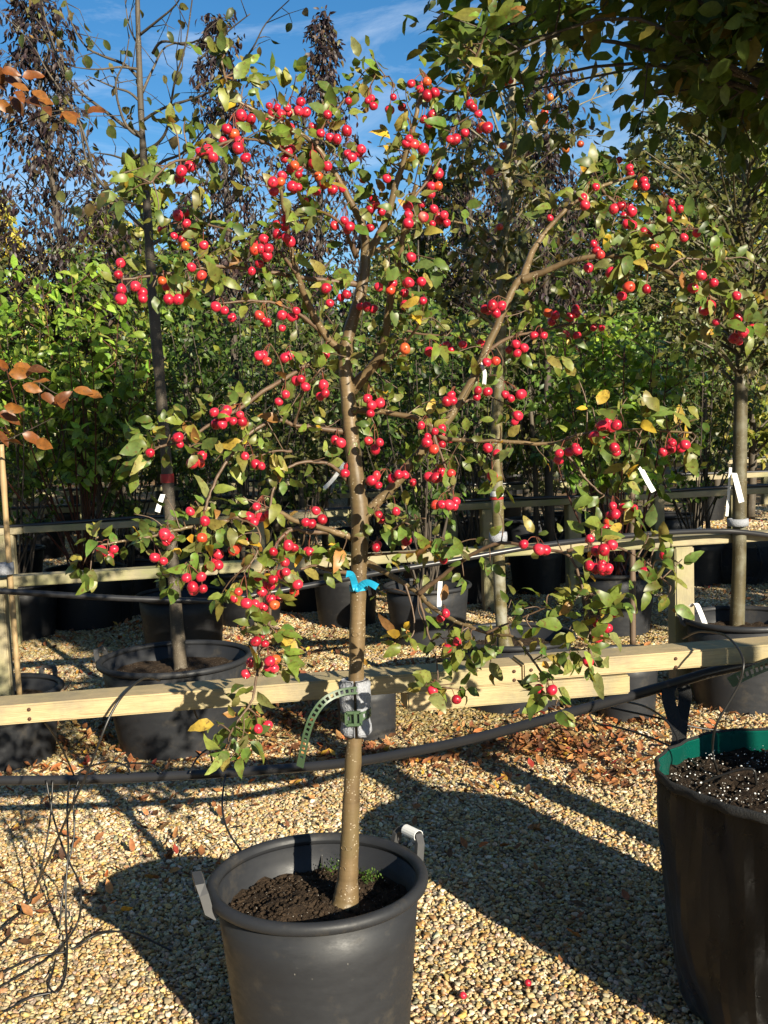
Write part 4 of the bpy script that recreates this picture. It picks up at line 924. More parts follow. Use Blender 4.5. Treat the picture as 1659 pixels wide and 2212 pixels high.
def ladder_strap(name, path, wdir, w_, parent, pitch=.0125, th=.0022):
    """rubber tie with punched slots: two edges and rungs"""
    path = np.array(path); seg = np.concatenate([[0], np.cumsum(np.linalg.norm(np.diff(path, axis=0), axis=1))])
    wd = np.broadcast_to(np.asarray(wdir, float), path.shape)
    t = unit(np.gradient(path, axis=0)); wd = unit(wd - t * np.sum(wd * t, axis=1)[:, None])
    mb = MB(); mb.ribbon(path + wd * w_ * .37, wd, w_ * .26, th); mb.ribbon(path - wd * w_ * .37, wd, w_ * .26, th)
    for s_ in np.arange(pitch * .5, seg[-1], pitch):
        c_ = np.array([np.interp(s_, seg, path[:, q]) for q in range(3)]); i = min(int(np.searchsorted(seg, s_)), len(path) - 1)
        mb.ribbon([c_ - t[i] * pitch * .2, c_ + t[i] * pitch * .2], wd[i], w_ * .5, th * .95)
    e = path[-1]; mb.ribbon([e - t[-1] * .002, e + t[-1] * .02], wd[-1], w_, th)
    return mb.build(name, M['strap'], parent)
ST = thing('tree_strap', 'green slotted rubber strap round the foam sleeve, its tail hanging', 'strap', tuple(tc0))
zs = .793; rs = rt0 + .0175
loop = [np.array([tc0[0] + rs * math.cos(a), tc0[1] + rs * math.sin(a), zs + .004 * math.cos(a)]) for a in np.linspace(R(150), R(390), 40)]
loop = [np.array([tc0[0] - rs * .9, tc0[1] + .10, zs])] + loop + [np.array([tc0[0] + rs * .9, tc0[1] + .10, zs])]
ladder_strap('band', loop, (0, 0, 1), .019, ST)
fr = tc0 + np.array([-.004, -rs - .003, zs - tc0[2]])
mb = MB(); bw, bh = .016, .0135
ring = [fr + np.array([x_, -.003, z_]) for x_, z_ in ((-bw, -bh), (bw, -bh), (bw, bh), (-bw, bh), (-bw, -bh))]
for a_, b_ in zip(ring, ring[1:]): mb.ribbon([a_, b_], (0, 1, 0), .007, .006)
mb.ribbon([fr + np.array([.004, -.005, -bh]), fr + np.array([.004, -.005, bh])], (0, 1, 0), .005, .006)
mb.build('buckle', M['strap'], ST)
d_ = tc0[1] - rs - .008
tail = [P(772, 1491, d_), P(745, 1494, d_ - .004), P(718, 1503, d_ - .012), P(695, 1520, d_ - .02), P(676, 1548, d_ - .025), P(664, 1580, d_ - .025), P(657, 1610, d_ - .02), P(651, 1640, d_ - .01)]
tail, _ = catmull(np.array(tail), np.zeros(len(tail)), n=7)
wdt = np.array([unit(np.array([-.15 * (1 - f) - .9 * f, .35 * f, 1.0 * (1 - f * .75)])) for f in np.linspace(0, 1, len(tail))])
ladder_strap('tail', tail, wdt, .0165, ST, .0115)
ST2 = thing('tree_strap', 'pale green slotted strap end pointing in from the right edge', 'strap', tuple(P(1650, 1440, 2.62)))
ladder_strap('band', catmull(np.array([P(1740, 1408, 2.66), P(1690, 1425, 2.63), P(1640, 1444, 2.61), P(1600, 1462, 2.6), P(1592, 1466, 2.6)]), np.zeros(5), n=5)[0], (0, 0, 1), .028, ST2, .014)
# blue tape knotted on the trunk
k = int(np.argmin(np.abs(pts[:, 2] - P(775, 1255, DT)[2]))); tcb = pts[k]; rb_ = rad[k] + .0015
TP = thing('knotted_tape', 'bright blue plastic tape knotted round the crab apple trunk', 'tape', tuple(tcb))
lp = [np.array([tcb[0] + rb_ * math.cos(a), tcb[1] + rb_ * math.sin(a), tcb[2] - .001 * math.sin(a * 2)]) for a in np.linspace(0, 6.283, 25)]
MB().ribbon(lp, (0, 0, 1), .011, .0008).build('loop', M['blue'], TP)
fk = tcb + np.array([-.004, -rb_ - .004, .0])
for nm, tgt, mid in (('tail', P(748, 1240, DT - .06), P(760, 1243, DT - .05)), ('tail', P(815, 1268, DT - .05), P(792, 1258, DT - .055))):
    q_, _ = catmull(np.array([fk, mid, tgt]), np.zeros(3), n=5)
    wdx = np.array([unit(np.array([.2, -.5 * math.sin(f * 3), 1.0])) for f in np.linspace(0, 1, len(q_))])
    mb = MB(); mb.ribbon(q_, wdx, .015, .0008); mb.build(nm, M['blue'], TP)
MB().lathe([(.0, .006), (.004, .004), (.0055, 0), (.004, -.004), (.0, -.006)], 8, 0, tuple(fk)).build('knot', M['blue'], TP)
def paper(pix, w_, label, m_='white', name='plant_label', cat='label', flat=(1, 0, 0)):
    q = np.array([P(*c_) for c_ in pix]); p_, _ = catmull(q, np.zeros(len(q)), n=4); w_ *= .75
    return tag(MB().ribbon(p_, flat, w_, .0008).build(name, M[m_]), label, cat)
paper([(1044, 783, DT - .03), (1042, 790, DT - .04), (1047, 805, DT - .045), (1046, 830, DT - .045)], .010, 'small white label dangling from the forked crab apple branch')
paper([(951, 1255, 6.3), (949, 1300, 6.28), (948, 1345, 6.26)], .035, 'upright white label stuck in the bushy shrub pot')
paper([(352, 1068, 4.75), (346, 1085, 4.72), (340, 1106, 4.72)], .030, 'white label hanging on the nearly bare tree trunk')
paper([(1372, 985, 5.6), (1386, 1015, 5.58), (1402, 1045, 5.56), (1412, 1062, 5.55)], .035, 'long white label hanging slanted beneath the bright green shrub')
paper([(1586, 1022, 5.1), (1592, 1045, 5.05), (1602, 1085, 5.05)], .035, 'white label tied on the slim trunk at the right edge')
paper([(1578, 1010, 5.1), (1576, 1040, 5.1), (1573, 1080, 5.1), (1570, 1115, 5.1)], .018, 'thin white ribbon hanging beside the slim right trunk')
paper([(1490, 1310, 5.0), (1503, 1304, 4.98), (1512, 1320, 4.96), (1524, 1350, 4.95)], .03, 'white ribbon tied on the rim of the right edge pot')
paper([(1497, 1152, 8.2), (1508, 1146, 8.2), (1516, 1140, 8.2)], .05, 'white tag stuck on the plastic-wrapped root ball')
paper([(745, 1000, 6.2), (720, 1035, 6.2), (700, 1055, 6.2)], .03, 'white label slanting just behind the crab apple trunk')

# ------------------------------------------------------------------ irrigation pipes and drip tubes
thread('irrigation_pipe', [(-200, 1688, 3.2), (0, 1686, 3.2), (180, 1684, 3.2), (350, 1677, 3.18), (550, 1665, 3.14), (770, 1645, 3.08), (1000, 1601, 3.0), (1200, 1548, 2.93), (1430, 1484, 2.87), (1545, 1450, 2.86), (1700, 1418, 2.88)], .0145, M['pipe'],
       'thick black irrigation pipe sagging beneath the front rail', 'pipe', sides=14)
thread('irrigation_pipe', [(-120, 1274, 4.3), (0, 1277, 4.35), (250, 1292, 4.4), (400, 1297, 4.45), (480, 1296, 4.5), (650, 1268, 4.6), (830, 1235, 4.65), (1000, 1207, 4.72), (1150, 1181, 4.8), (1300, 1163, 4.95), (1437, 1151, 5.08), (1545, 1147, 5.18), (1610, 1150, 5.22), (1720, 1165, 5.3)], .013, M['pipe'],
       'thinner black pipe draped along the weathered second rail', 'pipe', sides=10)
for d, lab in ((7.6, 'black pipe lying on top of the third rail'), (9.3, 'black pipe lying on top of the fourth rail'), (11.6, 'black pipe lying on top of the fifth rail')):
    hw = .42 * d + .8; ta = math.tan(R(10.5))
    q = np.array([(x, d + x * ta - .03, .815 + .008 * math.sin(x * 3)) for x in np.linspace(-hw, hw, 26)])
    tag(MB().tube(q, .013, 8).build('irrigation_pipe', M['pipe']), lab, 'pipe')
z7 = lambda x, y: (x * .5, 1553.6 + y * .5)
def z6(x, y): return (1329.8 + x * .1984, 1344 + y * .1984)
def tubes(lst, label, rad=.0030):
    return thread('drip_tube', lst, rad, M['tube'], label, 'tube', 'black drip tubes', 6, 6)
tubes([(345, 1470, 2.95), (310, 1466, 2.55), (270, 1497, 2.40), (240, 1542, 2.36), (215, 1602, 2.34), (185, 1678, 2.36), (150, 1753, 2.4), (115, 1833, 2.5), ('g', 65, 1943, .02), ('g', 20, 2023, .012), ('g', -60, 2090, .01)], 'black drip tube arching over the front rail and down to the gravel')
tubes([(*z7(200, 262), 3.18), (*z7(225, 400), 3.15), (*z7(260, 520), 3.1), (*z7(300, 620), 3.05), (*z7(340, 700), 3.0), ('g', *z7(350, 790), .10), ('g', *z7(330, 890), .03), ('g', *z7(250, 1000), .015), ('g', *z7(150, 1070), .012), ('g', *z7(-60, 1190), .01)], 'black drip tube dropping from the pipe, bulging right then trailing left')
tubes([(*z7(228, 262), 3.18), (*z7(220, 400), 3.15), (*z7(200, 540), 3.12), (*z7(170, 680), 3.1), (*z7(120, 800), 3.1), ('g', *z7(50, 870), .03), ('g', *z7(-40, 940), .012)], 'leftmost black drip tube hanging from the pipe')
tubes([(*z7(300, 262), 3.17), (*z7(290, 400), 3.1), (*z7(295, 560), 3.0), (*z7(285, 720), 2.95), (*z7(285, 880), 2.9), ('g', *z7(290, 1000), .02), ('g', *z7(280, 1120), .012), ('g', *z7(245, 1180), .012), ('g', *z7(210, 1150), .012), ('g', *z7(230, 1080), .02), (*z7(255, 950), 2.95), (*z7(265, 800), 3.0), (*z7(290, 650), 3.05), (*z7(320, 500), 3.1), (*z7(318, 350), 3.14), (*z7(340, 262), 3.17)], 'black drip tube hanging from the pipe in a long narrow loop')
tubes([('g', *z7(-60, 1130), .012), ('g', *z7(150, 1030), .012), ('g', *z7(300, 1000), .012), ('g', *z7(420, 930), .03), ('g', *z7(560, 920), .045), ('g', *z7(680, 970), .02), ('g', *z7(740, 1000), .01)], 'black drip tube arching low over the gravel left of the grey pot')
tubes([('g', *z7(-60, 1320), .012), ('g', *z7(60, 1240), .012), ('g', *z7(140, 1200), .014), ('g', *z7(225, 1182), .012)], 'short black drip tube lying at the lower left corner')
tubes([(*z7(975, 240), 3.1), (*z7(960, 350), 3.0), (*z7(970, 440), 2.9), (*z7(1000, 510), 2.85), (*z7(1035, 560), 2.8), (*z7(1060, 620), 2.8)], 'black drip tube falling from the pipe behind the grey pot')
tubes([(*z7(820, 232), 3.14), (*z7(850, 170), 3.2), (*z7(900, 130), 3.25), (*z7(950, 140), 3.3), (*z7(985, 180), 3.3)], 'tiny arch of drip tube above the pipe under the hanging branch')
tubes([(*z7(565, 232), 3.16), (*z7(540, 200), 3.2), (*z7(480, 185), 3.25), (*z7(400, 200), 3.3), (*z7(330, 235), 3.2)], 'flat arch of drip tube just above the pipe at left')
tubes([(*z7(695, 232), 3.15), (*z7(660, 200), 3.2), (*z7(590, 190), 3.25), (*z7(520, 200), 3.3), (*z7(420, 260), 3.2)], 'second flat arch of drip tube above the pipe')
tubes([(415, 1525, 2.78), (430, 1560, 2.85), (450, 1610, 3.0), (462, 1660, 3.15)], 'black drip tube slanting from the rail down to the pipe')
tubes([(95, 1558, 2.7), (118, 1590, 2.85), (140, 1630, 3.0), (160, 1675, 3.18)], 'black drip tube slanting under the front rail at left')
tubes([(740, 1790, 2.62), (725, 1800, 2.60), (700, 1835, 2.55), (695, 1850, 2.54), (695, 1880, 2.52)], 'bent drip stake clipped inside the grey pot', .003)
tubes([(*z6(730, 180), 3.3), (*z6(870, 112), 3.05), (*z6(1000, 106), 2.85), (*z6(1180, 140), 2.62), (*z6(1300, 240), 2.52), (*z6(1380, 380), 2.46), (*z6(1390, 500), 2.44), (*z6(1340, 680), 2.44), (*z6(1200, 930), 2.44), (*z6(1100, 1110), 2.44), (*z6(1065, 1250), 2.45), (*z6(1055, 1400), 2.47), (*z6(1080, 1530), 2.46), ('g', *z6(1130, 1680), .535)], 'black drip tube looping over the rail into the planting bag')
tubes([(*z6(130, 870), 2.96), (*z6(300, 910), 2.9), (*z6(450, 990), 2.8), (*z6(560, 1080), 2.75), (*z6(650, 1220), 2.7), (*z6(710, 1380), 2.66), (*z6(745, 1520), 2.63), ('g', *z6(800, 1690), .54)], 'black drip tube from the pipe curving past the bag strap')
tubes([(*z6(-60, 930), 2.98), (*z6(200, 985), 2.95), (*z6(540, 1060), 2.92), (*z6(900, 1150), 2.92), (*z6(1300, 1190), 2.92), (*z6(1800, 1205), 2.92)], 'nearly level drip tube running to the right edge above the bag')
tubes([(1273, 1543, 3.0), (1290, 1562, 2.98), (*z6(0, 1140), 2.92), (*z6(250, 1210), 2.85), (*z6(480, 1300), 2.78), (*z6(700, 1410), 2.7), (*z6(850, 1530), 2.6), (*z6(1000, 1640), 2.54), (1575, 1690, 2.5)], 'drip tube sloping down over the bag rim into its soil')
tubes([(1500, 1700, 2.46), (1545, 1680, 2.44), (1590, 1665, 2.42), (1625, 1662, 2.4), (1632, 1680, 2.4), (1634, 1715, 2.42)], 'drip stake lying on the perlite soil of the bag')
# carrying straps of the bag, looped over the pipe
s1 = np.array([P(*z6(640, 1600), 2.66), P(*z6(655, 1400), 2.68), P(*z6(690, 1230), 2.72), P(*z6(620, 1000), 2.78), P(*z6(570, 800), 2.83), P(*z6(610, 690), 2.86), P(*z6(655, 615), 2.89), P(*z6(720, 680), 2.93), P(*z6(760, 800), 2.9), P(*z6(720, 1050), 2.82), P(*z6(700, 1240), 2.74), P(*z6(690, 1420), 2.7), P(*z6(690, 1580), 2.68)])
q_, _ = catmull(s1, np.zeros(len(s1)), n=5); MB().ribbon(q_, (.9, -.4, .1), .035, .003).build('carrying_strap', M['webbing'], BAG)

# ------------------------------------------------------------------ cane and collars
def cane(pix, r, label, m_='cane'):
    w3 = np.array([P(*q) for q in pix]); p_, _ = catmull(w3, np.zeros(len(w3)), n=10)
    rr = np.full(len(p_), r) * (1 + .16 * (np.arange(len(p_)) % 9 == 4)); tag(MB().tube(p_, rr, 10).build('bamboo_cane', M[m_]), label, 'cane')
cane([(2, 960, 4.66), (20, 1220, 4.68), (42, 1500, 4.7)], .0125, 'bamboo cane standing in the pot at the left edge')
cane([(1366, 1040, 6.2), (1366, 1200, 6.2), (1367, 1392, 6.2)], .018, 'slim brown cane standing beneath the bright green shrub', 'brown_cane')
def collar(px, py, d, r, h, label, m_='foam'):
    c_ = P(px, py, d); MBc = MB().lathe([(r - .012, -h/2), (r, -h/2), (r + .002, 0), (r, h/2), (r - .012, h/2), (r - .02, h/2 - .004)], 20, 0, tuple(c_))
    tag(MBc.build('foam_collar', M[m_]), label, 'collar')
collar(1076, 1160, 4.98, .042, .045, 'grey foam collar round the mottled olive trunk at the rail')
collar(1594, 1128, 5.22, .05, .035, 'grey foam collar round the slim right trunk at the rail')
collar(12, 1228, 4.66, .035, .05, 'grey foam collar round the bamboo cane at the left edge')

# ------------------------------------------------------------------ trees and shrubs around
def grow(name, label, trunk3, trunk_r, prof, n_limb, leaves_per, lsize, pal, leafm, bark, tmpl='far', elev=.5, droop=.3, twigs=3, cat='tree', group=None,
         az_f=None, spread=.35, trunk_sides=8, limb_r=.35, jit=.2, flat=.0, crown_name='crown', fruit=0, nbias=(.1, -.3, .5)):
    """trunk3: polyline; prof: [(z, radius)] of the crown; limbs leave the trunk, twigs leave the limbs, leaves sit along the twigs"""
    tp_ = np.asarray(trunk3, float); base = tp_[0]
    t = thing(name, label, cat, tuple(base), group)
    p_, q_ = catmull(tp_, trunk_r, n=4); mb = MB(); mb.tube(p_, q_, trunk_sides)
    zs_ = [a for a, b in prof]; rs_ = [b for a, b in prof]
    LP, LD = [], []
    for i in range(n_limb):
        z = zs_[0] + (zs_[-1] - zs_[0]) * ((i + random.random()) / n_limb) ** .9
        rr = np.interp(z, zs_, rs_); az = i * 2.39996 + random.uniform(-.5, .5)
        if az_f: rr *= az_f(az)
        ln = rr * random.uniform(.55, 1.1); rise = elev * ln
        zt = min(max(z - rise * .9, p_[0][2] + .1), p_[-1][2])
        s = np.array([np.interp(zt, p_[:, 2], p_[:, k]) for k in range(3)]); r0 = max(.003, limb_r * np.interp(zt, p_[:, 2], q_))
        h = np.array([math.cos(az), math.sin(az), 0])
        e = s + h * ln + np.array([0, 0, z - zt]); m_ = (s + e) / 2 + np.array([0, 0, .10 * ln]) + rng.normal(0, .06 * ln, 3)
        lp, lr = catmull(np.array([s, m_, e]), [r0, r0 * .6, .0022], n=4); mb.tube(lp, lr, 5, cap=False)
        for k in range(twigs):
            f = random.uniform(.25, 1.0); a = lp[int(f * (len(lp) - 1))]
            dr = unit(h * .7 + rng.normal(0, .65, 3) + np.array([0, 0, .25 - droop])); tl = spread * max(rr, .15) * random.uniform(.5, 1.2)
            b = a + dr * tl; mb.tube([a, (a + b) / 2 + rng.normal(0, .05 * tl, 3), b], [.003, .0022, .0012], 4, cap=False)
            u = rng.random(leaves_per) ** .8
            LP.append(a + (b - a) * u[:, None] + rng.normal(0, .10 * tl + .01, (leaves_per, 3)))
            LD.append(unit(dr + rng.normal(0, .8, (leaves_per, 3)) + np.array([0, 0, -droop * 2])))
    mb.build('trunk', bark, t)
    LP, LD = np.concatenate(LP), np.concatenate(LD); k = len(LP)
    nh_ = unit(np.array(nbias) + rng.normal(0, .6 - flat, (k, 3)))
    o = link(crown_name, leaves_mesh(crown_name, LP, LD, nh_, rng.uniform(.7, 1.25, k) * lsize, pick_cols(pal, k, jit), leafm, LT[tmpl]), t)
    o['kind'] = 'stuff'
    return t, LP

GREEN = [((.075, .125, .024), 4), ((.11, .17, .032), 3), ((.045, .085, .018), 3), ((.20, .21, .04), 1.3)]
OLIVE = [((.10, .115, .035), 4), ((.065, .08, .025), 4), ((.16, .16, .055), 2.5), ((.21, .17, .06), 1)]
YEL = [((.50, .42, .05), 4), ((.36, .34, .05), 3), ((.60, .48, .10), 2), ((.20, .22, .04), 1.5)]
YGR = [((.22, .25, .045), 4), ((.14, .18, .035), 3), ((.38, .34, .07), 2), ((.08, .11, .025), 2)]
PURP = [((.020, .012, .014), 5), ((.035, .018, .018), 3), ((.055, .032, .024), 2), ((.10, .10, .03), .35), ((.16, .10, .03), .25)]
BRIGHT = [((.19, .30, .038), 5), ((.13, .22, .03), 3.5), ((.26, .36, .055), 2.5), ((.34, .36, .08), 1)]
HORN = [((.095, .145, .028), 5), ((.13, .17, .035), 3), ((.065, .105, .022), 3), ((.18, .16, .035), 1.0), ((.22, .15, .04), .2)]
def trunk_px(lst): return np.array([P(x, y, d) for x, y, d, r in lst]), np.array([wpx(r, d) for x, y, d, r in lst])
zat = lambda px, py, d: P(px, py, d)[2]

# --- the nearly bare tree in the wide pot, left of the crab apple
t1 = [(392, 1455, 4.82, 22), (388, 1420, 4.82, 17), (378, 1290, 4.82, 15), (365, 1080, 4.82, 14), (352, 900, 4.82, 14), (335, 700, 4.83, 13), (322, 520, 4.83, 11), (313, 380, 4.83, 9), (305, 250, 4.83, 8), (300, 120, 4.83, 7), (297, 0, 4.83, 6), (295, -180, 4.83, 4)]
tp3, trr = trunk_px(t1); trr = trr * .86
BIRCH = thing('bare_tree', 'nearly bare tree with curved dark branches in the wide pot', 'tree', tuple(tp3[0]))
p_, q_ = catmull(tp3, trr, n=5); MB().tube(p_, q_ * (1 + .05 * rng.normal(size=len(q_))), 14).build('trunk', M['grey_bark'], BIRCH)
bl = [[(610,580),(540,545),(480,500),(400,440),(340,390),(270,310),(220,180),(180,0),(160,-120)], [(620,660),(560,690),(480,670),(410,660)], [(600,340),(540,280),(440,240),(370,200),(310,100),(285,0)],
      [(625,650),(680,620),(720,560),(740,440),(760,330),(800,200),(830,0),(840,-90)], [(615,400),(660,300),(720,200),(850,180)], [(600,300),(520,290),(420,300),(320,290)], [(620,520),(700,470),(790,440),(900,400),(1000,330),(1090,210),(1150,100),(1250,0)],
      [(860,260),(980,140),(1080,60)], [(640,790),(560,740),(470,800),(400,830)], [(640,1000),(560,930),(470,830),(410,750),(380,640),(340,520),(280,420),(200,300),(130,180),(0,50)], [(640,900),(540,870),(430,850),(370,680),(330,480),(220,160),(170,0)],
      [(600,200),(560,120),(540,0)], [(605,150),(680,90),(760,20),(800,-60)], [(625,600),(560,560),(520,480),(500,360),(540,260),(560,150)], [(650,1060),(740,1010),(860,960),(960,900),(1040,860)], [(645,880),(720,800),(800,700),(860,600),(930,520)], [(615,450),(560,400),(500,380),(430,350),(380,330)], [(660,230),(700,180),(800,190),(860,170)], [(640,760),(700,700),(790,660),(880,560),(960,470)]]
bpos, bdir = [], []
for i, pl in enumerate(bl):
    dz = random.uniform(-.35, .35); k = len(pl)
    w3 = np.array([P(x * .5, y * .5, 4.83 + dz * j / k) for j, (x, y) in enumerate(pl)])
    r0 = wpx(random.uniform(3.2, 4.8) if i not in (7, 11) else 2.4, 4.83)
    p_, q_ = catmull(w3, np.linspace(r0, wpx(1.0, 4.83), k), n=5); mb = MB(); mb.tube(p_, q_, 6)
    for j in range(3, len(p_), 3):
        if random.random() < .95:
            dr = unit(p_[min(j + 1, len(p_) - 1)] - p_[j - 1] + rng.normal(0, .045, 3)) ; dr = unit(dr + rng.normal(0, .6, 3)); ln = random.uniform(.06, .26)
            e = p_[j] + dr * ln; mb.tube([p_[j], p_[j] + dr * ln * .5 + rng.normal(0, .01, 3), e], [.0024, .0018, .0010], 4)
            if random.random() < .6: bpos.append(e); bdir.append(unit(dr * .3 + rng.normal(0, .5, 3) - (0, 0, .9)))
            if random.random() < .3: bpos.append(p_[j] + dr * ln * .5); bdir.append(unit(rng.normal(0, .5, 3) - (0, 0, .9)))
    mb.build('branch', M['grey_bark'], BIRCH)
bpos, bdir = np.array(bpos), np.array(bdir); k = len(bpos)
V, T = leaf_template(4, .2, .3, .03, 0, 'round')
lm8 = [fast_mesh('leaf', V, T, np.tile(np.array(c_), (len(V), 1)), M['crab_leaf_one']) for c_ in ((.07, .09, .025), (.10, .11, .03), (.05, .07, .02), (.15, .14, .04), (.11, .08, .03))]
X, Y, Z = frames(bdir, unit(np.array([.1, -.8, .2]) + rng.normal(0, .5, (k, 3))))
for j in range(min(k, 290)):
    o = bpy.data.objects.new('leaf', random.choice(lm8)); COL.objects.link(o); o.parent = BIRCH; o.location = Vector(bpos[j]) - BIRCH.location
    o.rotation_euler = Matrix((X[j], Y[j], Z[j])).transposed().to_euler(); s_ = random.uniform(.038, .065); o.scale = (s_ * random.uniform(.6, 1), s_, s_)
tape = MB(); c_ = P(361, 1033, 4.82); tape.lathe([(wpx(14.6, 4.82), -.02), (wpx(15.2, 4.82), 0), (wpx(14.6, 4.82), .02)], 16, 0, tuple(c_)); tag(tape.build('trunk_tape', M['red']), 'red tape wound round the nearly bare tree trunk', 'tape')

# --- mottled olive trunk with orange fruit
t4 = [(1092, 1400, 5.05, 20), (1088, 1370, 5.05, 15), (1080, 1290, 5.05, 13.5), (1075, 1100, 5.05, 13), (1072, 950, 5.05, 12.5), (1079, 800, 5.05, 12), (1085, 600, 5.05, 11.5), (1093, 450, 5.05, 10), (1099, 300, 5.05, 8), (1110, 150, 5.05, 7), (1116, 0, 5.05, 5), (1120, -160, 5.05, 3)]
tp3, trr = trunk_px(t4)
OL, lp_ = grow('olive_trunk_tree', 'tree with a mottled olive trunk and small orange fruit behind the crab apple', tp3, trr, [(zat(1090, 720, 5), .25), (zat(1090, 500, 5), .40), (zat(1090, 250, 5), .52), (zat(1090, 0, 5), .55), (zat(1090, -160, 5), .2)], 46, 9, .058, OLIVE, M['crab_leaf'], M['olive_bark'], 'mid', elev=.8, droop=.25, twigs=3, trunk_sides=14)
OM = AM[0].copy(); OM.materials[0] = M['orange']
for (x, y) in [(693,487),(691,519),(600,130),(717,420),(848,622),(785,648),(514,629),(385,270),(499,328),(500,358),(523,352),(545,347),(457,738),(500,980)]:
    c_ = P(829.5 + x * .5, y * .5, 4.7 + random.uniform(-.2, .2)); place_fruit('fruit', c_, random.uniform(.014, .019), unit(np.array([random.gauss(0, .2), random.gauss(0, .2), 1])), OM, OL)
c_ = P(1073, 1066, 5.05); tag(MB().lathe([(wpx(14.2, 5.05), -.012), (wpx(14.6, 5.05), 0), (wpx(14.2, 5.05), .012)], 16, 0, tuple(c_)).build('trunk_tape', M['white']), 'white tape band round the mottled olive trunk', 'tape')
c_ = P(1073, 1076, 5.05); tag(MB().lathe([(wpx(14.4, 5.05), -.006), (wpx(15, 5.05), 0), (wpx(14.4, 5.05), .006)], 16, 0, tuple(c_)).build('trunk_tape', M['red']), 'thin red tape band under the white one on the olive trunk', 'tape')

# --- slim trunk at the right edge
t5 = [(1591, 1385, 5.25, 24), (1592, 1350, 5.25, 16), (1597, 1200, 5.25, 14.5), (1598, 1000, 5.25, 15), (1602, 800, 5.25, 14), (1608, 600, 5.25, 12), (1612, 400, 5.25, 10), (1612, 200, 5.25, 7), (1610, 60, 5.25, 4)]
tp3, trr = trunk_px(t5)
grow('right_edge_tree', 'tree with a slim mottled trunk and fine olive leaves at the right edge', tp3, trr, [(zat(1600, 760, 5.25), .4), (zat(1600, 560, 5.25), .62), (zat(1600, 350, 5.25), .6), (zat(1600, 100, 5.25), .35)], 95, 15, .042, OLIVE, M['leaf'], M['shaded_bark'], 'far', elev=.7, droop=.2, twigs=4, trunk_sides=14, az_f=lambda a: 1.15 if math.cos(a) < 0 else .9)

# --- the tree in the bag, its dark boughs over the upper right
bt = np.array([(bc[0] + .03, bc[1] + .02, .52), (bc[0] + .04, bc[1] + .03, 1.2), (bc[0] + .08, bc[1] + .06, 2.0), (bc[0] + .14, bc[1] + .12, 2.9), (bc[0] + .18, bc[1] + .2, 3.9)])
azf = lambda a: (.62 if math.sin(a) < -.35 else 1.05) * (1.02 if math.cos(a) < -.5 else 1.0)
LT['horn'] = leaf_template(3, .12, .25, .02)
grow('overhanging_tree', 'dark leafy tree in the planting bag, its boughs hanging over the upper right', bt, [.034, .031, .027, .02, .008], [(2.17, .55), (2.42, .95), (2.85, 1.1), (3.4, 1.0), (3.95, .5)], 190, 30, .058, HORN, M['leaf_bough'], M['grey_bark'], 'horn', elev=.25, droop=.15, twigs=4, az_f=azf, spread=.34, trunk_sides=14, limb_r=.3, flat=.15, nbias=(0, 0, .8))

# --- copper beech at the left edge
cb = [(-28, 1495, 4.72, 9), (-30, 1200, 4.72, 8), (-34, 900, 4.72, 7), (-40, 500, 4.72, 6), (-46, 100, 4.72, 4)]
tp3, trr = trunk_px(cb)
CB = thing('copper_beech', 'young tree with russet brown leaves poking in from the left edge', 'tree', tuple(tp3[0]))
p_, q_ = catmull(tp3, trr, n=5); MB().tube(p_, q_, 10).build('trunk', M['grey_bark'], CB)
V, T = leaf_template(5, .25, .3, .03, 0, 'ovate'); lb = [fast_mesh('leaf', *leaf_template(5, .3, c2, .04, .03, 'ovate', k_), np.tile(np.array(c_), (len(V), 1)), M['crab_leaf_one']) for k_, (c_, c2) in enumerate((((.20, .065, .016), .3), ((.14, .046, .014), .6), ((.26, .10, .022), .1), ((.10, .038, .015), .5)))]
for pl, lv in (([(-40, 320), (0, 288), (60, 262), (120, 240), (190, 238), (225, 240)], [(5,150),(20,180),(30,215),(5,225),(60,175),(45,205),(70,222),(90,225),(105,240),(140,262),(150,250),(200,250),(15,160),(35,190),(80,205),(-15,180)]),
               ([(-40, 860), (0, 830), (60, 815), (120, 850), (170, 860)], [(10,805),(40,800),(70,808),(20,885),(8,900),(60,840),(100,860),(130,880),(170,850),(190,855),(30,815),(-10,790),(80,835),(150,868)]),
               ([(-38, 950), (0, 955), (60, 930), (120, 900)], [(20,960),(90,960),(60,945),(0,940)])):
    w3 = np.array([P(x, y, 4.72 - .25 * j / len(pl)) for j, (x, y) in enumerate(pl)]); p_, q_ = catmull(w3, np.linspace(.004, .0014, len(pl)), n=4); MB().tube(p_, q_, 6).build('branch', M['dark_bark'], CB)
    for (x, y) in lv:
        o = bpy.data.objects.new('leaf', random.choice(lb)); COL.objects.link(o); o.parent = CB
        o.location = Vector(P(x - 12, y - 8, 4.5 + random.uniform(-.05, .05))) - CB.location
        d_ = unit(np.array([.8, -.2, -.25]) + rng.normal(0, .4, 3)); a_, b_, c_ = frames(d_[None], unit(np.array([[.1, -.75, .5]]) + rng.normal(0, .35, (1, 3))))
        o.rotation_euler = Matrix((a_[0], b_[0], c_[0])).transposed().to_euler(); s_ = random.uniform(.075, .10); o.scale = (s_, s_, s_)

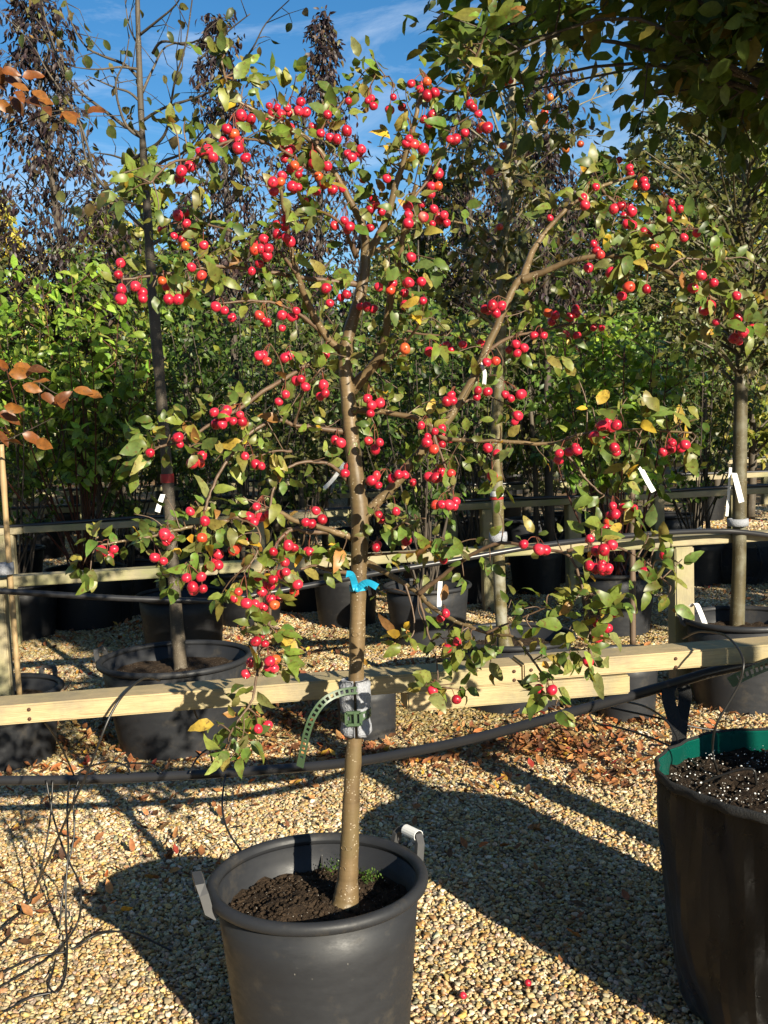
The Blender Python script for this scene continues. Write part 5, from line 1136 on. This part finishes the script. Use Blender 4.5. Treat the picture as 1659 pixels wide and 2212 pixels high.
# --- leafy shrubs with red stems
def shrub(base, label, n_st, top_z, spread, pal, lsize, pairs, stem, name='leafy_shrub', group=None, cen=None, tmpl='mid', leafm='leaf_glossy', low=.3):
    t = thing(name, label, 'shrub', tuple(base), group); mb = MB(); LP, LD = [], []
    cen = np.array(base) if cen is None else np.array(cen)
    for i in range(n_st):
        az = i * 2.4 + random.uniform(-.4, .4); rr = spread * math.sqrt((i + .5) / n_st); zt = top_z - (top_z - base[2]) * .35 * (rr / spread) ** 2 * random.random() - random.uniform(0, .15)
        e = np.array([cen[0] + rr * math.cos(az), cen[1] + rr * math.sin(az), zt]); s = np.array(base) + rng.normal(0, .04, 3) * (1, 1, 0)
        m_ = s * .45 + e * .55 + np.array([rr * .15 * math.cos(az), rr * .15 * math.sin(az), 0])
        p_, q_ = catmull(np.array([s, m_, e]), [.008, .005, .0025], n=8); mb.tube(p_, q_, 5)
        side = []
        for f in np.linspace(low, .95, 6):
            a = p_[int(f * (len(p_) - 1))]; az2 = random.uniform(0, 6.28); d_ = unit(np.array([math.cos(az2), math.sin(az2), .75])); side.append((a, a + d_ * random.uniform(.12, .3) * min(1, spread * 1.6)))
        for a, b in side: mb.tube([a, (a + b) / 2 + rng.normal(0, .01, 3), b], [.004, .003, .0018], 4)
        for (a, b) in side + [(p_[-7], p_[-1])]:
            for f in np.linspace(.2, 1, pairs):
                c_ = a + (b - a) * f; d_ = unit(b - a); az3 = random.uniform(0, 6.28); o1 = unit(np.cross(d_, [math.cos(az3), math.sin(az3), .3]))
                for sgn in (-1, 1): LP.append(c_ + rng.normal(0, .008, 3)); LD.append(unit(o1 * sgn + d_ * .55 + rng.normal(0, .25, 3) + (0, 0, -.15)))
    mb.build('stem', stem, t); LP, LD = np.array(LP), np.array(LD); k = len(LP)
    o = link('foliage', leaves_mesh('foliage', LP, LD, unit(np.array([0.25, -.5, .7]) + rng.normal(0, .45, (k, 3))), rng.uniform(.55, 1.25, k) * lsize, pick_cols(pal, k, .3), M[leafm], LT[tmpl]), t); o['kind'] = 'stuff'
    return t
bL = G(120, 1228, .38); cL = P(115, 800, 6.0)
cF = POTS['far_left'][1]; cL = P(115, 800, cF[1] - .3)
shrub((cF[0], cF[1], .34), 'bright green shrub with red stems filling the left side', 21, zat(150, 600, cF[1]), .78, BRIGHT, .094, 6, M['red_stem'], cen=(cL[0], cL[1], 0), low=.42)
cR = POTS['shrub_right'][1]; c2 = P(1330, 800, cR[1])
shrub((cR[0], cR[1], .33), 'bright green shrub with red stems right of the forked branch', 19, zat(1330, 650, cR[1]), .52, BRIGHT, .085, 6, M['red_stem'], cen=(c2[0], cR[1], 0), low=.4)
cM = POTS['shrub_mid'][1]; c3 = P(915, 900, cM[1])
shrub((cM[0], cM[1], .30), 'dull green bushy shrub in the pot with the upright label', 18, zat(920, 640, cM[1]), .45, GREEN, .065, 5, M['dark_bark'], cen=(c3[0], cM[1], 0), leafm='leaf', low=.35)
for px, d, ty, sp, lab, pal in ((520, 7.6, 640, .62, 'dull green shrub between the bare tree and the crab apple', GREEN), (650, 8.6, 620, .60, 'dark green shrub just left of the crab apple trunk', GREEN), (430, 9.0, 600, .6, 'green shrub behind the nearly bare trunk', GREEN),
                                (20, 7.4, 660, .55, 'green shrub at the left edge behind the bright one', GREEN), (250, 8.2, 660, .55, 'shaded shrub left of the nearly bare trunk', GREEN), (1010, 8.2, 640, .6, 'green shrub between the two trunks right of centre', GREEN), (1180, 9.0, 640, .6, 'olive green shrub behind the mottled trunk', OLIVE), (1500, 8.6, 700, .55, 'green shrub left of the slim right trunk', GREEN), (800, 9.6, 620, .62, 'green shrub straight behind the crab apple trunk', GREEN)):
    c_ = P(px, 900, d); shrub((c_[0], d, .3), lab, 15, zat(px, ty, d), sp, pal, .065, 5, M['dark_bark'], leafm='leaf', low=.3, tmpl='far')
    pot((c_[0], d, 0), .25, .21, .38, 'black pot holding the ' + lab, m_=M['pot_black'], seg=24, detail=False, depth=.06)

# --- dark purple columnar trees
def column(px_top, py_top, px_low, py_low, d, w_top, w_mid, label, n_limb=60):
    top = P(px_top, py_top, d); low = P(px_low, py_low, d); g = np.array([low[0] + (low[0] - top[0]) * .3, d, 0.3])
    zt = top[2]; z0 = low[2]
    tp_ = np.array([g, low, (low + top) / 2, top + np.array([0, 0, -.05])])
    return grow('purple_leaved_tree', label, tp_, [.035, .03, .022, .006], [(z0, w_mid * .7), (z0 + (zt - z0) * .35, w_mid), (z0 + (zt - z0) * .65, w_mid * .6), (z0 + (zt - z0) * .85, w_top), (zt, w_top * .4)], n_limb, 10, .060, PURP, M['leaf_dark'], M['dark_bark'], 'mid_lance', elev=1.1, droop=.75, twigs=4, group='purple-leaved columnar trees', spread=.75, limb_r=.3)
column(60, -40, 150, 700, 8.0, .27, .52, 'dark purple columnar tree at the left, beside the bare tree', 105)
column(470, 30, 500, 640, 8.6, .17, .46, 'dark purple columnar tree just right of the bare tree', 70)
column(698, 30, 690, 620, 9.2, .12, .44, 'slender dark purple tree whose tip stands clear in the sky', 80)
column(1180, 130, 1180, 680, 8.4, .3, .5, 'dark purple tree behind the mottled olive trunk', 76)
column(1010, 240, 1020, 640, 10.0, .2, .5, 'dim purple tree left of the mottled olive trunk', 50)
column(-60, 330, -20, 700, 8.8, .2, .42, 'dark purple tree cut by the left edge', 50)

# --- unseen trees added out of view to the right, to dapple the ground behind
for (x, y, lab) in ((3.6, 3.9, 'unseen leafy tree added beyond the right edge to dapple the ground'), (4.6, 3.5, 'second unseen leafy tree added beyond the right edge to dapple the ground'), (5.3, 4.7, 'third unseen leafy tree added beyond the right edge to dapple the ground')):
    grow('overhanging_tree', lab, np.array([(x, y, 0), (x, y + .03, 1.2), (x + .05, y, 2.2), (x, y, 3.4)]), [.035, .03, .022, .006], [(1.6, .45), (2.1, .8), (2.7, .8), (3.3, .3)], 110, 18, .09, HORN, M['leaf'], M['grey_bark'], 'far', elev=.4, droop=.2, twigs=4)

grow('overhanging_tree', 'tall unseen tree added beyond the right edge to shade the overhanging boughs', np.array([(2.25, .4, 0), (2.25, .4, 1.8), (2.25, .4, 3.4), (2.25, .4, 5.2)]), [.05, .045, .035, .01], [(3.1, .4), (3.6, .7), (4.4, .7), (5.0, .3)], 110, 20, .09, HORN, M['leaf'], M['grey_bark'], 'far', elev=.4, droop=.2, twigs=4)  # unseen tree added to keep the upper right boughs in shade

# --- trees of the far rows
FAR = [(20, 13, 430, .95, YEL, 'yellow autumn tree at the far left edge'), (330, 12.5, 330, .7, YGR, 'yellow green tree behind the bare tree'), (560, 14.5, 520, 1.0, GREEN, 'green tree in the far rows left of the crab apple'), (630, 18, 540, 1.0, YEL, 'far yellow tree glimpsed through the crab apple'),
       (880, 16, 470, 1.0, OLIVE, 'far olive tree behind the crab apple crown'), (960, 19, 520, 1.0, YEL, 'far yellow tree right of the crab apple crown'), (1060, 12.5, 600, .8, GREEN, 'green tree far behind the mottled trunk'), (1260, 15, 400, .85, OLIVE, 'far olive tree left of the bright canopy gap'),
       (1420, 12, 240, .8, OLIVE, 'tall olive tree under the dark boughs'), (1545, 13.5, 270, .9, OLIVE, 'tall olive tree near the right edge'), (1650, 16, 330, 1.1, GREEN, 'far green tree at the right edge'), (240, 16, 580, 1.0, GREEN, 'far green tree left of the bare trunk'),
       (450, 16, 600, 1.0, YGR, 'far yellow green tree left of centre'), (750, 13, 660, .9, GREEN, 'far green tree behind the crab apple trunk'), (1160, 17, 590, 1.0, YGR, 'far yellow green tree right of centre'), (90, 15, 620, 1.0, GREEN, 'far green tree behind the left shrub'), (1620, 22, 800, 1.2, YEL, 'far russet yellow tree low at the right edge'), (1340, 19, 560, 1.2, GREEN, 'far green tree behind the right shrub'), (700, 17, 560, 1.1, GREEN, 'broad far green tree left of the crab apple trunk'), (390, 20, 540, 1.2, GREEN, 'broad far green tree behind the bare trunk'), (1050, 20, 500, 1.2, YGR, 'broad far yellow green tree right of the crab apple'), (170, 19, 520, 1.2, YGR, 'broad far yellow green tree left of the bare trunk'), (1480, 18, 420, 1.2, YGR, 'broad far yellow green tree under the dark boughs'), (840, 21, 560, 1.2, GREEN, 'most distant green tree behind the crab apple crown')]
FAR += [(255, 11, 420, .6, YGR, 'slim yellow green tree just left of the bare trunk'), (425, 11.5, 440, .65, GREEN, 'slim green tree right of the bare trunk'), (590, 12, 480, .7, GREEN, 'green tree left of the crab apple stem'), (960, 10.5, 360, .65, OLIVE, 'olive tree just right of the crab apple crown'),
        (1130, 11, 280, .7, OLIVE, 'tall olive tree behind the mottled trunk'), (1300, 10.5, 330, .65, GREEN, 'tall green tree behind the forked branch'), (1500, 10.5, 270, .7, OLIVE, 'tall olive tree left of the slim right trunk'), (1620, 11.5, 260, .7, YGR, 'tall yellow green tree at the right edge')]
for px, d, ty, rr, pal, lab in FAR:
    b_ = P(px, 900, d); zt = zat(px, ty, d); z0 = 1.0
    tp_ = np.array([(b_[0], d, .2), (b_[0] + .03, d, 1.0), (b_[0], d, (1 + zt) / 2), (b_[0], d, zt - .1)])
    grow('far_tree', lab, tp_, [.05, .045, .03, .008], [(z0, rr * .5), (z0 + (zt - z0) * .35, rr), (z0 + (zt - z0) * .7, rr * .75), (zt, rr * .2)], 80, 15, .092, pal, M['leaf'], M['grey_bark'], 'far', elev=.8, droop=.3, twigs=4, group='trees of the far rows', spread=.4, nbias=(.25, -.55, .3))

# --- young trees in the pots of the nearer far rows
for j, (x, y, o_, rw, i) in enumerate(ROWTREES):
    zt = random.uniform(2.2, 3.0)
    grow('young_tree', o_ + ' young tree from the left in the pots beyond the ' + rw, np.array([(x, y, .28), (x + random.gauss(0, .02), y, 1.0), (x + random.gauss(0, .04), y, 1.7), (x, y, zt)]), [.022, .02, .016, .005], [(1.05, .25), (1.5, .42), (zt, .15)], 26, 12, .065, random.choice((GREEN, GREEN, OLIVE, YGR)), M['leaf'], M['grey_bark'], 'far', elev=.8, droop=.3, twigs=4, group='young trees beyond the ' + rw, spread=.5, nbias=(.2, -.5, .35))

# --- hedge of trees closing the view
def hedge(n_):
    x = rng.uniform(-22, 22, n_); y = 28 + rng.normal(0, 1.3, n_); top = 4.3 + 1.0 * np.sin(x * .8) + .7 * np.sin(x * 2.1 + 1)
    z = .2 + rng.random(n_) ** .8 * np.maximum(top, .8)
    k2 = 24000                                          # unseen belts added left, right and behind to block skylight; open towards the sun
    u = rng.random(k2); sx = np.where(u < .45, -8.5 + rng.normal(0, .6, k2), np.where(u < .75, rng.uniform(-9, 1.5, k2), 10 + rng.normal(0, .6, k2)))
    sy = np.where(u < .45, rng.uniform(-8, 26, k2), np.where(u < .75, -7.5 + rng.normal(0, .6, k2), rng.uniform(5, 27, k2)))
    x, y = np.concatenate([x, sx]), np.concatenate([y, sy]); z = np.concatenate([z, .1 + rng.random(k2) * (5.2 + .8 * np.sin(sx + sy * 1.3))])
    n_ += k2; sz = np.concatenate([rng.uniform(.12, .22, n_ - k2), rng.uniform(.2, .36, k2)])
    pos_ = np.stack([x, y, z], 1); d_ = unit(rng.normal(0, 1, (n_, 3)) + (0, -.3, -.3)); nh_ = unit(np.array([.25, -.6, .3]) + rng.normal(0, .6, (n_, 3)))
    pal = GREEN + YGR + OLIVE
    o = link('far_woodland', leaves_mesh('far_woodland', pos_, d_, nh_, sz, pick_cols(pal, n_, .3), M['leaf'], LT['far'])); tag(o, 'far belt of mixed green trees closing the view, with unseen belts added to block skylight', 'woodland', kind='stuff')
hedge(52000)

# --- two windfalls on the gravel, pine cone
for (px, py, lab) in ((1000, 2150, 'fallen red crab apple on the sunlit gravel, the nearer one'), (1140, 2123, 'fallen red crab apple at the edge of the gravel shade')):
    c_ = G(px, py, .018); o = bpy.data.objects.new('fallen_apple', AM[1]); COL.objects.link(o); o.location = c_; o.scale = (.0095,) * 3; o.rotation_euler = (1.2, .3, 2); tag(o, lab, 'apple', 'windfalls')
